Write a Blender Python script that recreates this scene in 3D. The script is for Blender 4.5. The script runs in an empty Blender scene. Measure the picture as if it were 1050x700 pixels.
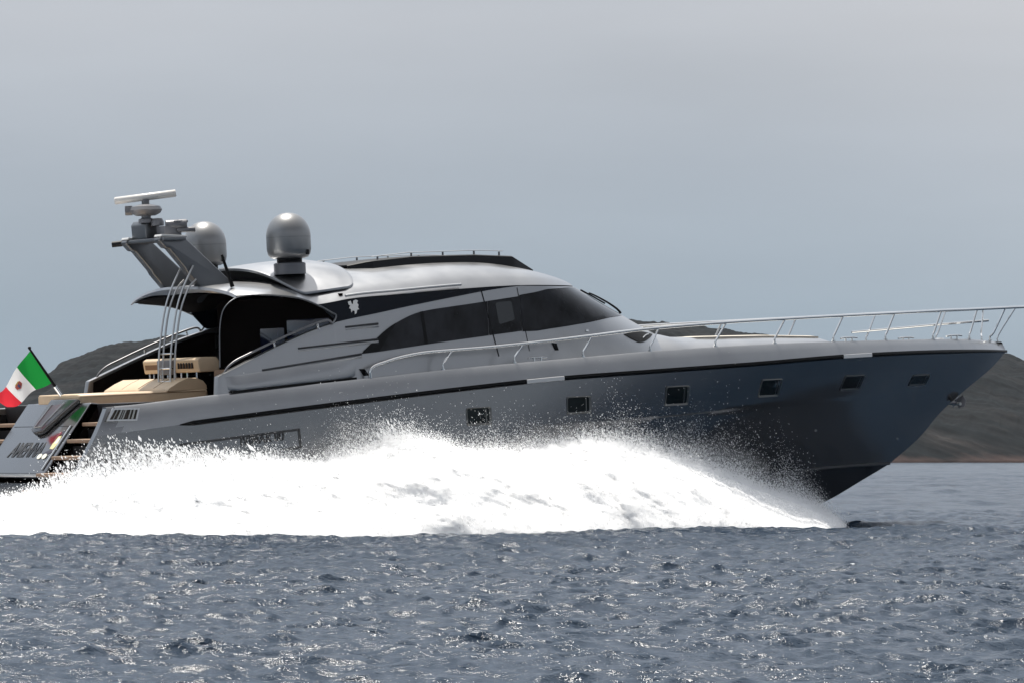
import bpy, bmesh, math, random
import numpy as np
from mathutils import Vector, Matrix

random.seed(7)
rng = np.random.default_rng(11)
R = math.radians
scene = bpy.context.scene
col = scene.collection

# ------------------------------------------------------------------ camera
THETA = R(34.0)                      # the camera looks this far forward of the yacht's beam
CS, SN = math.cos(THETA), math.sin(THETA)
CAM_D, CAM_R0, CAM_H = 85.0, -0.9008, 1.53
BOAT_MID = 13.5
cam_xy = (BOAT_MID + CS * CAM_R0 - SN * CAM_D, -SN * CAM_R0 - CS * CAM_D)
cd = bpy.data.cameras.new('camera')
cam = bpy.data.objects.new('camera', cd)
col.objects.link(cam)
cam.location = (cam_xy[0], cam_xy[1], CAM_H)
cam.rotation_euler = (R(90), 0, -THETA)
cd.sensor_width = 36.0
cd.lens = 36.0 * 3933.2 / 1050.0
cd.shift_y = 120.0 / 1050.0
cd.clip_start = 0.5
cd.clip_end = 20000
scene.camera = cam

# ------------------------------------------------------------------ sky, sun, exposure
SUN_EL, SUN_AZ_OFF = R(72), R(-26)   # azimuth measured from the view direction
sun_dir_h = THETA + SUN_AZ_OFF       # angle from +Y towards +X
sv = Vector((math.sin(sun_dir_h) * math.cos(SUN_EL), math.cos(sun_dir_h) * math.cos(SUN_EL), math.sin(SUN_EL)))
world = bpy.data.worlds.new('World')
scene.world = world
world.use_nodes = True
nt = world.node_tree
nt.nodes.clear()
N = nt.nodes.new
L = nt.links.new
w_out = N('ShaderNodeOutputWorld')
bg = N('ShaderNodeBackground')
bg.inputs['Strength'].default_value = 0.0755
sky = N('ShaderNodeTexSky')
sky.sky_type = 'NISHITA'
sky.sun_disc = False
sky.sun_elevation = SUN_EL
sky.sun_rotation = sun_dir_h
sky.air_density = 1.0
sky.dust_density = 4.0
sky.ozone_density = 1.0
tc = N('ShaderNodeTexCoord')
sep = N('ShaderNodeSeparateXYZ')
L(tc.outputs['Generated'], sep.inputs[0])
ramp = N('ShaderNodeValToRGB')       # thin high overcast: blue-grey low down, whiter overhead
el = ramp.color_ramp.elements
el[0].position = 0.0; el[0].color = (0.325, 0.405, 0.485, 1)
el[1].position = 1.0; el[1].color = (0.80, 0.83, 0.88, 1)
for p, c in ((0.035, (0.340, 0.418, 0.495, 1)), (0.075, (0.410, 0.462, 0.530, 1)), (0.115, (0.510, 0.535, 0.580, 1)),
             (0.17, (0.54, 0.59, 0.67, 1)), (0.4, (0.66, 0.75, 0.87, 1))):
    e = el.new(p); e.color = c
L(sep.outputs['Z'], ramp.inputs[0])
# soft cloud streaks
mp = N('ShaderNodeMapping'); mp.inputs['Scale'].default_value = (3.0, 3.0, 16.0)
L(tc.outputs['Generated'], mp.inputs[0])
cn = N('ShaderNodeTexNoise'); cn.inputs['Scale'].default_value = 1.6; cn.inputs['Detail'].default_value = 5.0
cn.inputs['Roughness'].default_value = 0.5
L(mp.outputs[0], cn.inputs['Vector'])
cm = N('ShaderNodeMapRange')
cm.inputs['From Min'].default_value = 0.3; cm.inputs['From Max'].default_value = 0.7
cm.inputs['To Min'].default_value = 9.4; cm.inputs['To Max'].default_value = 10.6
L(cn.outputs['Fac'], cm.inputs['Value'])
cl = N('ShaderNodeVectorMath'); cl.operation = 'SCALE'
L(ramp.outputs['Color'], cl.inputs[0]); L(cm.outputs[0], cl.inputs['Scale'])
# brighter cloud around the veiled sun
nrm = N('ShaderNodeVectorMath'); nrm.operation = 'DOT_PRODUCT'; nrm.inputs[1].default_value = sv
L(tc.outputs['Generated'], nrm.inputs[0])
gl = N('ShaderNodeMapRange'); gl.inputs['From Min'].default_value = 0.35; gl.inputs['From Max'].default_value = 1.0
gl.inputs['To Min'].default_value = 0.0; gl.inputs['To Max'].default_value = 1.0
L(nrm.outputs['Value'], gl.inputs['Value'])
gp = N('ShaderNodeMath'); gp.operation = 'POWER'; gp.inputs[1].default_value = 2.2
L(gl.outputs[0], gp.inputs[0])
gs = N('ShaderNodeVectorMath'); gs.operation = 'SCALE'; gs.inputs[0].default_value = (5.0, 4.9, 4.7)
L(gp.outputs[0], gs.inputs['Scale'])
ga = N('ShaderNodeVectorMath'); ga.operation = 'ADD'
dk_ = N('ShaderNodeVectorMath'); dk_.operation = 'DOT_PRODUCT'
dk_.inputs[1].default_value = (math.sin(sun_dir_h), math.cos(sun_dir_h), 0.25)
L(tc.outputs['Generated'], dk_.inputs[0])
dr = N('ShaderNodeMapRange'); dr.interpolation_type = 'SMOOTHSTEP'
dr.inputs['From Min'].default_value = -0.9; dr.inputs['From Max'].default_value = 0.75
dr.inputs['To Min'].default_value = 0.27; dr.inputs['To Max'].default_value = 1.0
L(dk_.outputs['Value'], dr.inputs['Value'])
cl2 = N('ShaderNodeVectorMath'); cl2.operation = 'SCALE'
hzn = N('ShaderNodeMapRange'); hzn.interpolation_type = 'SMOOTHSTEP'      # the horizon haze stays pale all round
hzn.inputs['From Min'].default_value = 0.14; hzn.inputs['From Max'].default_value = 0.45
L(sep.outputs['Z'], hzn.inputs['Value'])
hmxn = N('ShaderNodeMix'); hmxn.data_type = 'FLOAT'
hmxn.inputs[2].default_value = 1.0
L(hzn.outputs[0], hmxn.inputs[0]); L(dr.outputs[0], hmxn.inputs[3])
L(cl.outputs[0], cl2.inputs[0]); L(hmxn.outputs[0], cl2.inputs['Scale'])
L(cl2.outputs[0], ga.inputs[0]); L(gs.outputs[0], ga.inputs[1])
mx = N('ShaderNodeMix'); mx.data_type = 'RGBA'
mx.inputs['Factor'].default_value = 0.88
L(sky.outputs['Color'], mx.inputs[6]); L(ga.outputs[0], mx.inputs[7])
cd2 = N('ShaderNodeVectorMath'); cd2.operation = 'DOT_PRODUCT'; cd2.inputs[1].default_value = (CS, -SN, 0.9)
L(tc.outputs['Generated'], cd2.inputs[0])
cr2 = N('ShaderNodeMapRange'); cr2.interpolation_type = 'SMOOTHSTEP'
cr2.inputs['From Min'].default_value = 0.10; cr2.inputs['From Max'].default_value = 0.30
L(cd2.outputs['Value'], cr2.inputs['Value'])
cs2 = N('ShaderNodeVectorMath'); cs2.operation = 'SCALE'; cs2.inputs[0].default_value = (0.75, 0.62, 0.50)
L(cr2.outputs[0], cs2.inputs['Scale'])
ca2 = N('ShaderNodeVectorMath'); ca2.operation = 'ADD'
L(mx.outputs[2], ca2.inputs[0]); L(cs2.outputs[0], ca2.inputs[1])
L(ca2.outputs[0], bg.inputs['Color'])
L(bg.outputs[0], w_out.inputs[0])

sd = bpy.data.lights.new('sun', 'SUN')
sun = bpy.data.objects.new('sun', sd)
col.objects.link(sun)
sd.energy = 4.5
sd.angle = R(1.2)
sd.color = (1.0, 0.955, 0.88)
sun.rotation_euler = sv.to_track_quat('Z', 'Y').to_euler()

vs = scene.view_settings
vs.view_transform = 'Standard'
vs.look = 'None'
vs.exposure = 0.5
vs.gamma = 1.0
vs.use_curve_mapping = False
cy = scene.cycles
cy.use_denoising = True
cy.max_bounces = 16
cy.diffuse_bounces = 14
cy.glossy_bounces = 4
cy.transmission_bounces = 6
cy.caustics_reflective = False
cy.caustics_refractive = False
cy.sample_clamp_indirect = 6.0

# ------------------------------------------------------------------ helpers
def ip(x, xs, ys):
    return float(np.interp(x, xs, ys))

def link(o, parent=None):
    col.objects.link(o)
    if parent is not None:
        o.parent = parent
    return o

def tag(o, label=None, cat=None, group=None, kind=None):
    if label: o['label'] = label
    if cat: o['category'] = cat
    if group: o['group'] = group
    if kind: o['kind'] = kind
    return o

def empty(name, loc=(0, 0, 0)):
    o = bpy.data.objects.new(name, None)
    o.location = loc
    o.empty_display_size = 0.3
    return link(o)

class MB:
    """collects shapes and links them as ONE mesh object"""
    def __init__(self):
        self.v, self.f = [], []

    def add(self, v, f):
        b = len(self.v)
        self.v.extend(tuple(float(c) for c in p) for p in v)
        self.f.extend(tuple(i + b for i in q) for q in f)
        return self

    def grid(self, rows, close_u=False):
        n, m = len(rows), len(rows[0])
        f = []
        for i in range(n - 1):
            for j in range(m - 1 + (1 if close_u else 0)):
                k = (j + 1) % m
                f.append((i * m + j, i * m + k, (i + 1) * m + k, (i + 1) * m + j))
        return self.add([p for r in rows for p in r], f)

    def solid_grid(self, rows, off):
        """grid plus a copy shifted by off(p) or a vector, closed round the edge"""
        n, m = len(rows), len(rows[0])
        a = [p for r in rows for p in r]
        b = [tuple(np.add(p, off(p) if callable(off) else off)) for p in a]
        f = []
        for i in range(n - 1):
            for j in range(m - 1):
                q = (i * m + j, i * m + j + 1, (i + 1) * m + j + 1, (i + 1) * m + j)
                f.append(q)
                f.append(tuple(n * m + t for t in reversed(q)))
        ring = [j for j in range(m)] + [i * m + m - 1 for i in range(1, n)] + \
               [(n - 1) * m + j for j in range(m - 2, -1, -1)] + [i * m for i in range(n - 2, 0, -1)]
        for a0, a1 in zip(ring, ring[1:] + ring[:1]):
            f.append((a1, a0, n * m + a0, n * m + a1))
        return self.add(a + b, f)

    def tube(self, pts, r, n=10, smooth=0, cap=True):
        pts = [Vector(p) for p in pts]
        if smooth:
            pts = catmull(pts, smooth)
        rr = r if isinstance(r, (list, tuple)) else None
        rows = []
        up = None
        for i, p in enumerate(pts):
            t = (pts[min(i + 1, len(pts) - 1)] - pts[max(i - 1, 0)]).normalized()
            if up is None:
                ref = Vector((0, 0, 1)) if abs(t.z) < 0.9 else Vector((1, 0, 0))
                up = (ref - t * ref.dot(t)).normalized()
            else:
                up = (up - t * up.dot(t)).normalized()
            s = t.cross(up)
            q = (rr[0] + (rr[1] - rr[0]) * i / (len(pts) - 1)) if rr else r
            rows.append([p + (up * math.cos(a) + s * math.sin(a)) * q for a in
                         [2 * math.pi * k / n for k in range(n)]])
        b = len(self.v)
        self.grid(rows, close_u=True)
        if cap:
            self.f.append(tuple(b + k for k in reversed(range(n))))
            self.f.append(tuple(b + (len(pts) - 1) * n + k for k in range(n)))
        return self

    def lathe(self, prof, c, n=40, axis=None):
        rows = [[(c[0] + r * math.cos(2 * math.pi * k / n), c[1] + r * math.sin(2 * math.pi * k / n), c[2] + z)
                 for k in range(n)] for r, z in prof]
        return self.grid(rows, close_u=True)

    def box(self, c, s, rot=None):
        m = rot if rot is not None else Matrix.Identity(3)
        v = []
        for sx in (-.5, .5):
            for sy in (-.5, .5):
                for sz in (-.5, .5):
                    v.append(Vector(c) + m @ Vector((sx * s[0], sy * s[1], sz * s[2])))
        return self.add(v, [(0, 1, 3, 2), (4, 6, 7, 5), (0, 4, 5, 1), (2, 3, 7, 6), (0, 2, 6, 4), (1, 5, 7, 3)])

    def prism(self, poly, d):
        """closed polygon (3D points) extruded by vector d"""
        n = len(poly)
        a = [tuple(p) for p in poly]
        b = [tuple(np.add(p, d)) for p in poly]
        f = [tuple(range(n)), tuple(n + i for i in reversed(range(n)))]
        for i in range(n):
            j = (i + 1) % n
            f.append((j, i, n + i, n + j))
        return self.add(a + b, f)

    def build(self, name, mat, parent=None, bevel=0, seg=2, angle=38, flat=False, merge=True):
        me = bpy.data.meshes.new(name)
        me.from_pydata(self.v, [], self.f)
        bm = bmesh.new()
        bm.from_mesh(me)
        if merge:
            bmesh.ops.remove_doubles(bm, verts=bm.verts, dist=0.0004)
        bmesh.ops.recalc_face_normals(bm, faces=bm.faces)
        if bevel:
            ed = [e for e in bm.edges if len(e.link_faces) == 2 and e.calc_face_angle(0) > R(32)]
            bmesh.ops.bevel(bm, geom=ed, offset=bevel, segments=seg, affect='EDGES', profile=0.6, clamp_overlap=True)
        bm.to_mesh(me)
        bm.free()
        mats = mat if isinstance(mat, (list, tuple)) else [mat]
        for m_ in mats:
            me.materials.append(m_)
        if not flat:
            me.polygons.foreach_set('use_smooth', [True] * len(me.polygons))
            me.set_sharp_from_angle(angle=R(angle))
        me.update()
        return link(bpy.data.objects.new(name, me), parent)

def catmull(pts, k):
    out = []
    P = [pts[0] * 2 - pts[1]] + pts + [pts[-1] * 2 - pts[-2]]
    for i in range(1, len(P) - 2):
        p0, p1, p2, p3 = P[i - 1], P[i], P[i + 1], P[i + 2]
        for j in range(k):
            t = j / k
            out.append(0.5 * ((2 * p1) + (p2 - p0) * t + (2 * p0 - 5 * p1 + 4 * p2 - p3) * t * t +
                              (3 * p1 - p0 - 3 * p2 + p3) * t ** 3))
    out.append(pts[-1])
    return out

# ------------------------------------------------------------------ materials
def mat(name, color, rough=0.5, metal=0.0, coat=0.0, var=0.0, vscale=3.0, bump=0.0, bscale=30.0, spec=None, rvar=0.0, aniso=None):
    m = bpy.data.materials.new(name)
    m.use_nodes = True
    t = m.node_tree
    p = t.nodes['Principled BSDF']
    p.inputs['Base Color'].default_value = (*color, 1)
    p.inputs['Roughness'].default_value = rough
    p.inputs['Metallic'].default_value = metal
    p.inputs['Coat Weight'].default_value = coat
    p.inputs['Coat Roughness'].default_value = 0.06
    if spec is not None:
        p.inputs['Specular IOR Level'].default_value = spec
    co = t.nodes.new('ShaderNodeTexCoord')
    if var or rvar:
        no = t.nodes.new('ShaderNodeTexNoise')
        no.inputs['Scale'].default_value = vscale
        no.inputs['Detail'].default_value = 6
        mpn = t.nodes.new('ShaderNodeMapping')
        if aniso: mpn.inputs['Scale'].default_value = aniso
        t.links.new(co.outputs['Object'], mpn.inputs[0])
        t.links.new(mpn.outputs[0], no.inputs['Vector'])
    if var:
        mr = t.nodes.new('ShaderNodeMapRange')
        mr.inputs['From Min'].default_value = 0.3; mr.inputs['From Max'].default_value = 0.7
        mr.inputs['To Min'].default_value = 1 - var; mr.inputs['To Max'].default_value = 1 + var
        t.links.new(no.outputs['Fac'], mr.inputs['Value'])
        vm = t.nodes.new('ShaderNodeVectorMath'); vm.operation = 'SCALE'
        vm.inputs[0].default_value = color
        t.links.new(mr.outputs[0], vm.inputs['Scale'])
        t.links.new(vm.outputs[0], p.inputs['Base Color'])
    if rvar:
        mr = t.nodes.new('ShaderNodeMapRange')
        mr.inputs['From Min'].default_value = 0.3; mr.inputs['From Max'].default_value = 0.7
        mr.inputs['To Min'].default_value = max(0, rough - rvar); mr.inputs['To Max'].default_value = rough + rvar
        t.links.new(no.outputs['Fac'], mr.inputs['Value'])
        t.links.new(mr.outputs[0], p.inputs['Roughness'])
    if bump:
        nb = t.nodes.new('ShaderNodeTexNoise')
        nb.inputs['Scale'].default_value = bscale
        nb.inputs['Detail'].default_value = 4
        t.links.new(co.outputs['Object'], nb.inputs['Vector'])
        b = t.nodes.new('ShaderNodeBump')
        b.inputs['Strength'].default_value = bump
        b.inputs['Distance'].default_value = 0.02
        t.links.new(nb.outputs['Fac'], b.inputs['Height'])
        t.links.new(b.outputs[0], p.inputs['Normal'])
    return m

M = {
    'paint': mat('metallic_grey_paint', (0.315, 0.319, 0.328), 0.33, 0.85, 0.35, var=0.05, vscale=1.5, rvar=0.05, bump=0.02, bscale=2.0),
    'hull': mat('hull_grey_paint', (0.235, 0.235, 0.239), 0.15, 1.0, 0.0, var=0.03, vscale=0.6, bump=0.012, bscale=0.8, aniso=(0.5, 1, 2.5)),
    'boot': mat('antifouling', (0.012, 0.014, 0.02), 0.4, 0.0),
    'white': mat('white_gelcoat', (0.62, 0.62, 0.61), 0.35, 0.0, 0.3, var=0.03),
    'black': mat('black_gloss', (0.004, 0.004, 0.0045), 0.18, 0.0, 0.0, spec=0.12),
    'matt': mat('black_rubber', (0.006, 0.006, 0.0065), 0.6, 0.0, spec=0.15),
    'band': mat('dark_blue_panel', (0.004, 0.006, 0.011), 0.12, 0.0, 0.0, spec=0.12),
    'glass': mat('tinted_glass', (0.012, 0.0125, 0.015), 0.04, 0.0, 0.0, spec=0.16, var=0.95, vscale=1.7, aniso=(1.2, 1, 0.8)),  # tone noise painted for the interior glimpsed through the glass
    'pane': mat('far_window_light', (0.028, 0.031, 0.034), 0.06, 0.0, 0.0, spec=0.4),
    'blue': mat('blue_tinted_glass', (0.012, 0.018, 0.05), 0.10, 0.0, 0.0, spec=0.5),
    'port': mat('porthole_glass', (0.004, 0.007, 0.008), 0.04, 0.0, 0.0, spec=0.2),
    'steel': mat('polished_steel', (0.72, 0.72, 0.71), 0.16, 1.0, 0.0, rvar=0.06, vscale=8),
    'satin': mat('satin_aluminium', (0.55, 0.55, 0.55), 0.34, 1.0, 0.0),
    'pframe': mat('porthole_frame', (0.16, 0.16, 0.155), 0.35, 1.0),
    'frame': mat('porthole_steel', (0.38, 0.38, 0.36), 0.3, 0.9),
    'cream': mat('cream_leather', (0.55, 0.42, 0.28), 0.5, 0.0, 0.0, var=0.06, vscale=4, bump=0.12, bscale=14),
    'pale': mat('pale_canvas', (0.50, 0.46, 0.40), 0.7, 0.0, 0.0, var=0.05, vscale=4, bump=0.1, bscale=14),
    'vent': mat('vent_brown', (0.03, 0.022, 0.014), 0.6),
    'groove': mat('groove_grey', (0.035, 0.036, 0.04), 0.5, 0.3, 0.0),
    'slot': mat('dark_tan_recess', (0.16, 0.09, 0.045), 0.6, 0.0),
    'teak': mat('teak_tread', (0.22, 0.145, 0.095), 0.6, 0.0, 0.0, var=0.2, vscale=6, aniso=(1, 8, 1)),
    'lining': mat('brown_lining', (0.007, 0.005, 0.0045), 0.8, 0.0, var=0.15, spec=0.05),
    'dome': mat('silver_dome', (0.25, 0.25, 0.25), 0.36, 0.8, 0.2, var=0.04),
    'arch': mat('arch_grey', (0.155, 0.16, 0.168), 0.36, 0.8, 0.15, var=0.05),
    'bracket': mat('dark_gloss_grey', (0.075, 0.077, 0.082), 0.25, 0.7, 0.2),
    'gear': mat('radar_grey', (0.16, 0.16, 0.17), 0.4, 0.3, 0.1, var=0.08),
    'scan': mat('scanner_white', (0.62, 0.60, 0.57), 0.35, 0.0, 0.2),
    'dark': mat('dark_grey_trim', (0.012, 0.012, 0.014), 0.5, 0.0, spec=0.25),
    'letter': mat('charcoal_lettering', (0.028, 0.028, 0.03), 0.4, 0.0),
    'emblem': mat('silver_emblem', (0.75, 0.74, 0.72), 0.4, 0.0),
}

# ------------------------------------------------------------------ sea
def wave_set(n, lmin, lmax, amp, spread, seed):
    r = np.random.default_rng(seed)
    lam = np.exp(r.uniform(np.log(lmin), np.log(lmax), n))
    k = 2 * np.pi / lam
    ang = -np.pi / 2 - THETA + np.pi + r.normal(0, spread, n) + 0.35    # roughly towards / away from the camera
    ph = r.uniform(0, 2 * np.pi, n)
    a = amp * lam ** 0.95
    return lam, k * np.cos(ang), k * np.sin(ang), np.cos(ang), np.sin(ang), ph, a

W1 = wave_set(26, 2.0, 11.0, 0.0030, 0.5, 3)
W2 = np.concatenate([wave_set(40, 0.6, 1.9, 0.0031, 0.7, 5), wave_set(100, 0.16, 0.6, 0.0060, 0.6, 6)], axis=1)

W3 = wave_set(16, 8.0, 30.0, 0.0008, 0.45, 8)

def sea_height(x, y, spacing=None):
    dx = np.zeros_like(x); dy = np.zeros_like(x); dz = np.zeros_like(x)
    gx = np.zeros_like(x)
    for Wv in (W1, W2, W3):
        for lam, kx, ky, cx, sy, ph, a in zip(*Wv):
            t = kx * x + ky * y + ph
            att = 1.0 if spacing is None else np.clip((lam / spacing - 1.6) / 1.2, 0, 1)
            if not np.any(att): continue
            am = a * att
            c = np.cos(t)
            dz += am * c
            s = np.sin(t)
            dx -= 0.85 * am * cx * s
            dy -= 0.85 * am * sy * s
            gx += 0.85 * am * math.hypot(kx, ky) * c
    return dx, dy, dz, gx

def np_mesh(name, co, quads, mats, smooth=True, attrs=None, mat_idx=None, parent=None):
    me = bpy.data.meshes.new(name)
    nv, (nf, sz) = len(co), quads.shape
    me.vertices.add(nv)
    me.vertices.foreach_set('co', np.ascontiguousarray(co, dtype=np.float32).ravel())
    me.loops.add(nf * sz)
    me.loops.foreach_set('vertex_index', np.ascontiguousarray(quads, dtype=np.int32).ravel())
    me.polygons.add(nf)
    me.polygons.foreach_set('loop_start', np.arange(0, nf * sz, sz, dtype=np.int32))
    if mat_idx is not None:
        me.polygons.foreach_set('material_index', mat_idx.astype(np.int32))
    me.polygons.foreach_set('use_smooth', np.full(nf, smooth, dtype=bool))
    me.update(calc_edges=True)
    for m_ in mats:
        me.materials.append(m_)
    if attrs:
        for k, v in attrs.items():
            at = me.attributes.new(k, 'FLOAT', 'POINT')
            at.data.foreach_set('value', np.ascontiguousarray(v, dtype=np.float32))
    me.validate()
    return link(bpy.data.objects.new(name, me), parent)

SP_X = [-9, -3, 2, 6, 10, 14, 17, 19, 20.2, 20.9]
SP_Y = [5.7, 5.7, 6.1, 6.4, 6.3, 5.4, 4.5, 3.45, 2.0, 0.5]

def value_noise(x, y, z=None, seed=0):
    """cheap smooth 2D/3D value noise in numpy, range about -1..1"""
    def h(ix, iy, iz):
        n = (ix * 374761393 + iy * 668265263 + iz * 2147483647 + seed * 974634777) & 0xffffffff
        n = ((n ^ (n >> 13)) * 1274126177) & 0xffffffff
        return ((n ^ (n >> 16)) & 0xffff) / 32767.5 - 1
    z = np.zeros_like(x) if z is None else z
    xi, yi, zi = np.floor(x).astype(np.int64), np.floor(y).astype(np.int64), np.floor(z).astype(np.int64)
    fx, fy, fz = x - xi, y - yi, z - zi
    fx, fy, fz = [f * f * (3 - 2 * f) for f in (fx, fy, fz)]
    r = 0
    for a in (0, 1):
        for b in (0, 1):
            for c in (0, 1):
                wgt = (fx if a else 1 - fx) * (fy if b else 1 - fy) * (fz if c else 1 - fz)
                r = r + wgt * h(xi + a, yi + b, zi + c)
    return r

def fbm(x, y, z=None, oct=4, seed=0, gain=0.5):
    r, a, f = 0, 1.0, 1.0
    for o in range(oct):
        r = r + a * value_noise(x * f, y * f, None if z is None else z * f, seed + o * 17)
        a *= gain; f *= 2.03
    return r

# angles from the view direction: dense in front, coarser round the back, one closed sheet
aa = np.concatenate([np.arange(-R(10), R(10), 0.0007), np.linspace(R(11), R(30), 160)[0:-1],
                     np.linspace(R(30), R(330), 220)[0:-1], np.linspace(R(330), R(349), 160)[0:-1]])
rr_ = [0.6, 2, 4, 6, 8, 10, 12, 14, 16, 18]
r0 = 19.0
while r0 < 5900:
    rr_.append(r0)
    r0 += (0.055 if r0 < 55 else 0.085 if r0 < 80 else 0.16) if r0 < 110 else (0.36 if r0 < 330 else 1.1 if r0 < 700 else 2.6 if r0 < 1560 else r0 * r0 / 6000 * 0.7)
rr_.append(5900)
rr_ = np.array(rr_)
A, RR = np.meshgrid(aa, rr_)
spacing = np.maximum(np.gradient(rr_)[:, None] * 1.0, 0.03) + 0 * A
da = np.minimum(np.abs(np.gradient(aa)), 1.0)[None, :] * RR
spacing = np.maximum(spacing, da)
sx = cam_xy[0] + RR * np.sin(A + THETA)
sy = cam_xy[1] + RR * np.cos(A + THETA)
dx, dy, dz, gx = sea_height(sx, sy, spacing)
# the wash the yacht pushes out beside its bow
ridge = np.exp(-((sy + 2.6 + 0.16 * (sx - 20)) / 0.55) ** 2) * np.clip((sx - 17.5) / 2, 0, 1) * np.clip((25.5 - sx) / 4, 0, 1)
dz = dz + 0.07 * ridge
# a few steeper wavelets among the chop
for wx, wy, wl, ww, wh in ((-14.1, -43.1, .45, .16, .09), (-9.3, -39.0, .8, .20, .06), (-24.0, -37.0, .7, .2, .05)):
    la = (sx - wx) * CS - (sy - wy) * SN
    dp = (sx - wx) * SN + (sy - wy) * CS + .12 * la * la
    dz = dz + wh * np.exp(-(la / wl) ** 2 - (dp / ww) ** 2)
yo = np.interp(sx, SP_X, SP_Y, left=5.6, right=0.0)
inside = np.clip((yo + 0.25 + 0.35 * fbm(sx * 0.9, sy * 0.9, seed=4) - np.abs(sy)) / 0.8, 0, 1) * (sx > -40) * (sx < 20.8)
slope_c = gx + 0.10 * fbm(sx * 0.35, sy * 0.35, seed=9, oct=3)
foam = np.clip((slope_c - 0.70) / 0.15, 0, 1) * 0.58 * (RR < 160)
foam = np.maximum(foam, inside)
nr, na = A.shape
co = np.stack([sx + dx, sy + dy, dz], -1).reshape(-1, 3)
I, J = np.meshgrid(np.arange(nr - 1), np.arange(na), indexing='ij')
Jn = (J + 1) % na
quads = np.stack([I * na + J, (I + 1) * na + J, (I + 1) * na + Jn, I * na + Jn], -1).reshape(-1, 4)

mw = bpy.data.materials.new('sea_water')
mw.use_nodes = True
t = mw.node_tree
p = t.nodes['Principled BSDF']
p.inputs['Roughness'].default_value = 0.15
p.inputs['IOR'].default_value = 1.333
wc = t.nodes.new('ShaderNodeTexCoord')
at = t.nodes.new('ShaderNodeAttribute'); at.attribute_name = 'foam'
fn = t.nodes.new('ShaderNodeTexNoise'); fn.inputs['Scale'].default_value = 7.0; fn.inputs['Detail'].default_value = 6
t.links.new(wc.outputs['Object'], fn.inputs['Vector'])
fm = t.nodes.new('ShaderNodeMath'); fm.operation = 'MULTIPLY_ADD'; fm.inputs[1].default_value = 1.4; fm.inputs[2].default_value = -0.7
t.links.new(fn.outputs['Fac'], fm.inputs[0])
fa = t.nodes.new('ShaderNodeMath'); fa.operation = 'ADD'
t.links.new(fm.outputs[0], fa.inputs[0]); t.links.new(at.outputs['Fac'], fa.inputs[1])
fr = t.nodes.new('ShaderNodeMapRange'); fr.inputs['From Min'].default_value = 0.5; fr.inputs['From Max'].default_value = 0.75
t.links.new(fa.outputs[0], fr.inputs['Value'])
fg = t.nodes.new('ShaderNodeMath'); fg.operation = 'MULTIPLY'
gt = t.nodes.new('ShaderNodeMath'); gt.operation = 'GREATER_THAN'; gt.inputs[1].default_value = 0.02
t.links.new(at.outputs['Fac'], gt.inputs[0])
t.links.new(fr.outputs[0], fg.inputs[0]); t.links.new(gt.outputs[0], fg.inputs[1])
mc = t.nodes.new('ShaderNodeMix'); mc.data_type = 'RGBA'
mc.inputs[6].default_value = (0.004, 0.016, 0.034, 1); mc.inputs[7].default_value = (0.80, 0.82, 0.84, 1)
t.links.new(fg.outputs[0], mc.inputs['Factor']); t.links.new(mc.outputs[2], p.inputs['Base Color'])
rm = t.nodes.new('ShaderNodeMapRange'); rm.inputs['To Min'].default_value = 0.15; rm.inputs['To Max'].default_value = 0.7
t.links.new(fg.outputs[0], rm.inputs['Value']); t.links.new(rm.outputs[0], p.inputs['Roughness'])
wm = t.nodes.new('ShaderNodeMapping'); wm.inputs['Rotation'].default_value = (0, 0, THETA)
wm.inputs['Scale'].default_value = (0.95, 1.05, 1.0)
t.links.new(wc.outputs['Object'], wm.inputs[0])
n1 = t.nodes.new('ShaderNodeTexNoise'); n1.inputs['Scale'].default_value = 7.0; n1.inputs['Detail'].default_value = 5; n1.inputs['Roughness'].default_value = 0.6
n2 = t.nodes.new('ShaderNodeTexNoise'); n2.inputs['Scale'].default_value = 1.7; n2.inputs['Detail'].default_value = 2
for n_ in (n1, n2):
    t.links.new(wm.outputs[0], n_.inputs['Vector'])
ba = t.nodes.new('ShaderNodeMath'); ba.operation = 'MULTIPLY_ADD'; ba.inputs[1].default_value = 2.4
t.links.new(n2.outputs['Fac'], ba.inputs[0]); t.links.new(n1.outputs['Fac'], ba.inputs[2])
n4 = t.nodes.new('ShaderNodeTexNoise'); n4.inputs['Scale'].default_value = 13.0; n4.inputs['Detail'].default_value = 2     # capillary ripples in gusty patches
n5 = t.nodes.new('ShaderNodeTexNoise'); n5.inputs['Scale'].default_value = 0.55; n5.inputs['Detail'].default_value = 4
for n_ in (n4, n5):
    t.links.new(wm.outputs[0], n_.inputs['Vector'])
n5m = t.nodes.new('ShaderNodeMapRange'); n5m.inputs['From Min'].default_value = 0.46; n5m.inputs['From Max'].default_value = 0.66
n5m.inputs['To Min'].default_value = 0.08; n5m.inputs['To Max'].default_value = 1.0
t.links.new(n5.outputs['Fac'], n5m.inputs['Value'])
n45 = t.nodes.new('ShaderNodeMath'); n45.operation = 'MULTIPLY'
t.links.new(n4.outputs['Fac'], n45.inputs[0]); t.links.new(n5m.outputs[0], n45.inputs[1])
nsum = t.nodes.new('ShaderNodeMath'); nsum.operation = 'MULTIPLY_ADD'; nsum.inputs[1].default_value = 1.0
t.links.new(n45.outputs[0], nsum.inputs[0]); t.links.new(ba.outputs[0], nsum.inputs[2])
ba = nsum
wb = t.nodes.new('ShaderNodeBump'); wb.inputs['Strength'].default_value = 1.0; wb.inputs['Distance'].default_value = 0.050
t.links.new(ba.outputs[0], wb.inputs['Height']); t.links.new(wb.outputs[0], p.inputs['Normal'])
sea = np_mesh('water', co, quads, [mw], attrs={'foam': foam.ravel()})
tag(sea, 'choppy blue grey sea with small sparkling waves', 'sea', kind='structure')

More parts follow.
